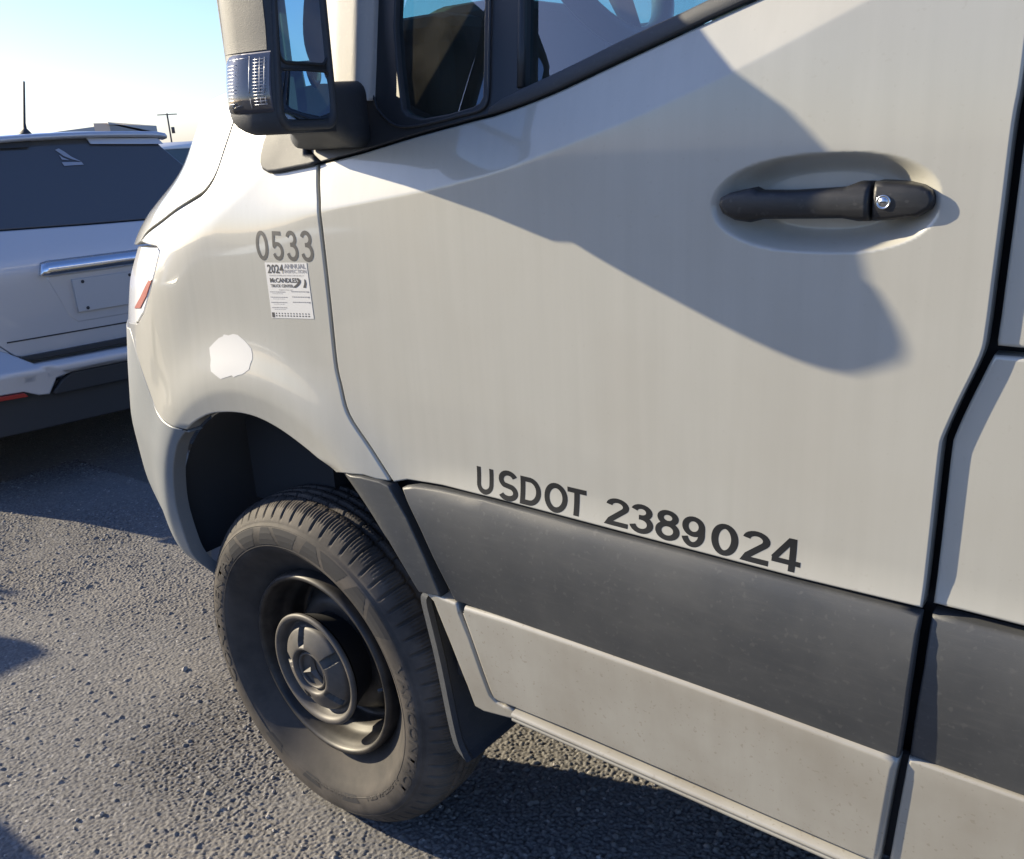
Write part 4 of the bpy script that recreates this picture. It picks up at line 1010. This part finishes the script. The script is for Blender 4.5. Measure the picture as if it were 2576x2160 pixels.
# pale decal on the rear window: a leaning triangular figure over a short line of print
M_DEC = Mat('pale_decal', Base_Color=(.30, .33, .40, 1), Roughness=.5).m
def dec(pts): sp('window_decal', pts, M_DEC, off=-.001, r=0, depth=.0005, par=gls)
dec([(.764, 1.478), (.852, 1.474), (.858, 1.461), (.769, 1.461)])
dec([(.752, 1.535), (.770, 1.541), (.790, 1.525), (.815, 1.500), (.852, 1.476), (.815, 1.488), (.782, 1.505)])
dec([(.762, 1.512), (.776, 1.498), (.800, 1.486), (.768, 1.490)])
for s0 in (.0, 1.46):
    for y_ in (.85, 3.3):
        w_ = lathe('wheel', [(0, .0), (.20, .01), (.215, .0), (.30, -.005), (.335, .03), (.34, .20), (0, .22)], M_TYRE, suv, n=40)
        w_.rotation_euler = (0, 0, R(90)); w_.location = (s0+.22, y_, .34)

# ------------------------------------------------------------------ neighbour vehicle just outside the left edge (its shadow is seen)
nb = empty('parked_pickup', (-2.75, -1.17, 0), label='dark grey pickup parked beyond the left edge, only its shadow on the asphalt shows', category='pickup')
Mn = Mat('graphite_paint', Base_Color=(.08, .085, .09, 1), Roughness=.3, Coat_Weight=1.0).m
def nbox(name, b, mat=Mn, bev=.04): return boxo(name, b, mat, nb, bev=bev)
nbox('body', (-5.2, 0, -1.8, 0, .42, 1.03), bev=.06)
loft('cab', [[(x_, y_, 1.0) for x_, y_ in ((-3.4, -1.76), (-1.25, -1.76), (-1.25, -.04), (-3.4, -.04))], [(x_, y_, 1.42) for x_, y_ in ((-3.1, -1.60), (-1.95, -1.60), (-1.95, -.34), (-3.1, -.34))]], M_SUVG, nb, smooth=False)
nbox('mirror', (-1.62, -1.50, .03, .27, 1.02, 1.24), bev=.03)
nbox('antenna', (-3.365, -3.335, -.03, -.0, 1.0, 1.78), bev=0)
for x_ in (-.85, -4.2):
    for y_ in (-1.78, -.24):
        w_ = lathe('wheel', [(0, .0), (.22, .01), (.235, .0), (.32, -.005), (.37, .03), (.375, .22), (0, .24)], M_TYRE, nb, n=40); w_.location = (x_, y_, .375)

# ------------------------------------------------------------------ far background
# pale car between the hood and the silver one
fcar = empty('distant_car', (-19.6, 12.6, 0), R(60), label='pale car far behind, its side window just above the hood edge', category='car')
Mw = Mat('white_car_paint', Base_Color=(.75, .76, .78, 1), Roughness=.3, Coat_Weight=.8).m
Mg2 = Mat('distant_glass', Base_Color=(.10, .13, .14, 1), Roughness=.15).m
boxo('body', (-2.4, 2.4, -.9, .9, .35, 1.05), Mw, fcar, bev=.15)
loft('window_band', [[(x_, y_, 1.0) for x_, y_ in ((-1.7, -.86), (1.6, -.86), (1.6, .86), (-1.7, .86))], [(x_, y_, 1.46) for x_, y_ in ((-1.2, -.70), (1.1, -.70), (1.1, .70), (-1.2, .70))]], Mg2, fcar, smooth=False)
loft('roof', [[(x_, y_, 1.46) for x_, y_ in ((-1.25, -.72), (1.15, -.72), (1.15, .72), (-1.25, .72))], [(x_, y_, 1.62) for x_, y_ in ((-.95, -.55), (.85, -.55), (.85, .55), (-.95, .55))]], Mw, fcar)
# tan house with a gabled roof
hs = empty('tan_house', (-38.2, 20.6, 0), R(28), label='low tan house with grey gabled roof beyond the silver car', category='house')
Mt = Mat('tan_stucco', Base_Color=(.85, .62, .45, 1), Roughness=.9).m; Mr = Mat('grey_roof', Base_Color=(.46, .45, .44, 1), Roughness=.9).m
def hplace(px, z, d=37.0):  # a point seen over the car roof
    return None
_far = {}
def fp(x, y, z): return Vector((x, y, z))
H = [fp(-39.2, 18.4, 1.0), fp(-38.1, 20.42, 1.0), fp(-37.8, 20.97, 1.0), fp(-37.0, 22.3, 1.0)]
def wallq(name, a, b, z0, z1a, z1b, mat, dpt=4):
    n = Vector((b.y-a.y, -(b.x-a.x), 0)).normalized(); n = n if n.x < 0 else -n
    V = [(a.x, a.y, z0), (b.x, b.y, z0), (b.x, b.y, z1b), (a.x, a.y, z1a)]; V += [tuple(Vector(v)+n*dpt) for v in V]
    V = [tuple(Vector(v)-hs.location) for v in V]
    o = mesh(name, V, [(0, 1, 2, 3), (7, 6, 5, 4), (0, 4, 5, 1), (1, 5, 6, 2), (2, 6, 7, 3), (3, 7, 4, 0)], mat, hs); return o
hs.rotation_euler = (0, 0, 0)
wallq('wall', H[1], H[2], 0, 2.66, 2.64, Mt)
wallq('side_wall', H[2], H[3], 0, 2.60, 2.15, Mat('grey_siding', Base_Color=(.33, .32, .31, 1), Roughness=.9).m)
wallq('low_wing', H[0], H[1], 0, 2.28, 2.46, Mw)
rf_ = wallq('roof', H[2]+Vector((.1, -.1, 0)), H[3]+Vector((-.1, .5, 0)), 2.58, 2.68, 2.16, Mr); 
me_ = rf_.data
for i in (1, 5): me_.vertices[i].co.z = 2.06
for i in (0, 4): me_.vertices[i].co.z = 2.58
wallq('roof', H[0]+Vector((-.2, -.6, 0)), H[1], 2.2, 2.26, 2.52, Mr)
for i in (1, 5): bpy.data.objects['roof.003' if 'roof.003' in bpy.data.objects else 'roof.002'].data.vertices[i].co.z = 2.44
# utility pole
up = empty('utility_pole', (-55.2, 34.9, 0), label='thin wooden utility pole with one cross arm on the skyline', category='pole')
Mpole = Mat('weathered_wood', Base_Color=(.12, .10, .09, 1), Roughness=.9).m
tube('pole', [(0, 0, 0), (0, 0, 3.62)], .055, Mpole, up, n=8)
_d = Vector((.60, .80, 0))
tube('cross_arm', [tuple(_d*-.62+Vector((0, 0, 3.55))), tuple(_d*.62+Vector((0, 0, 3.55)))], .035, Mpole, up, n=6)
tube('transformer', [(.16, .16, 2.35), (.16, .16, 2.75)], .11, Mpole, up, n=8)
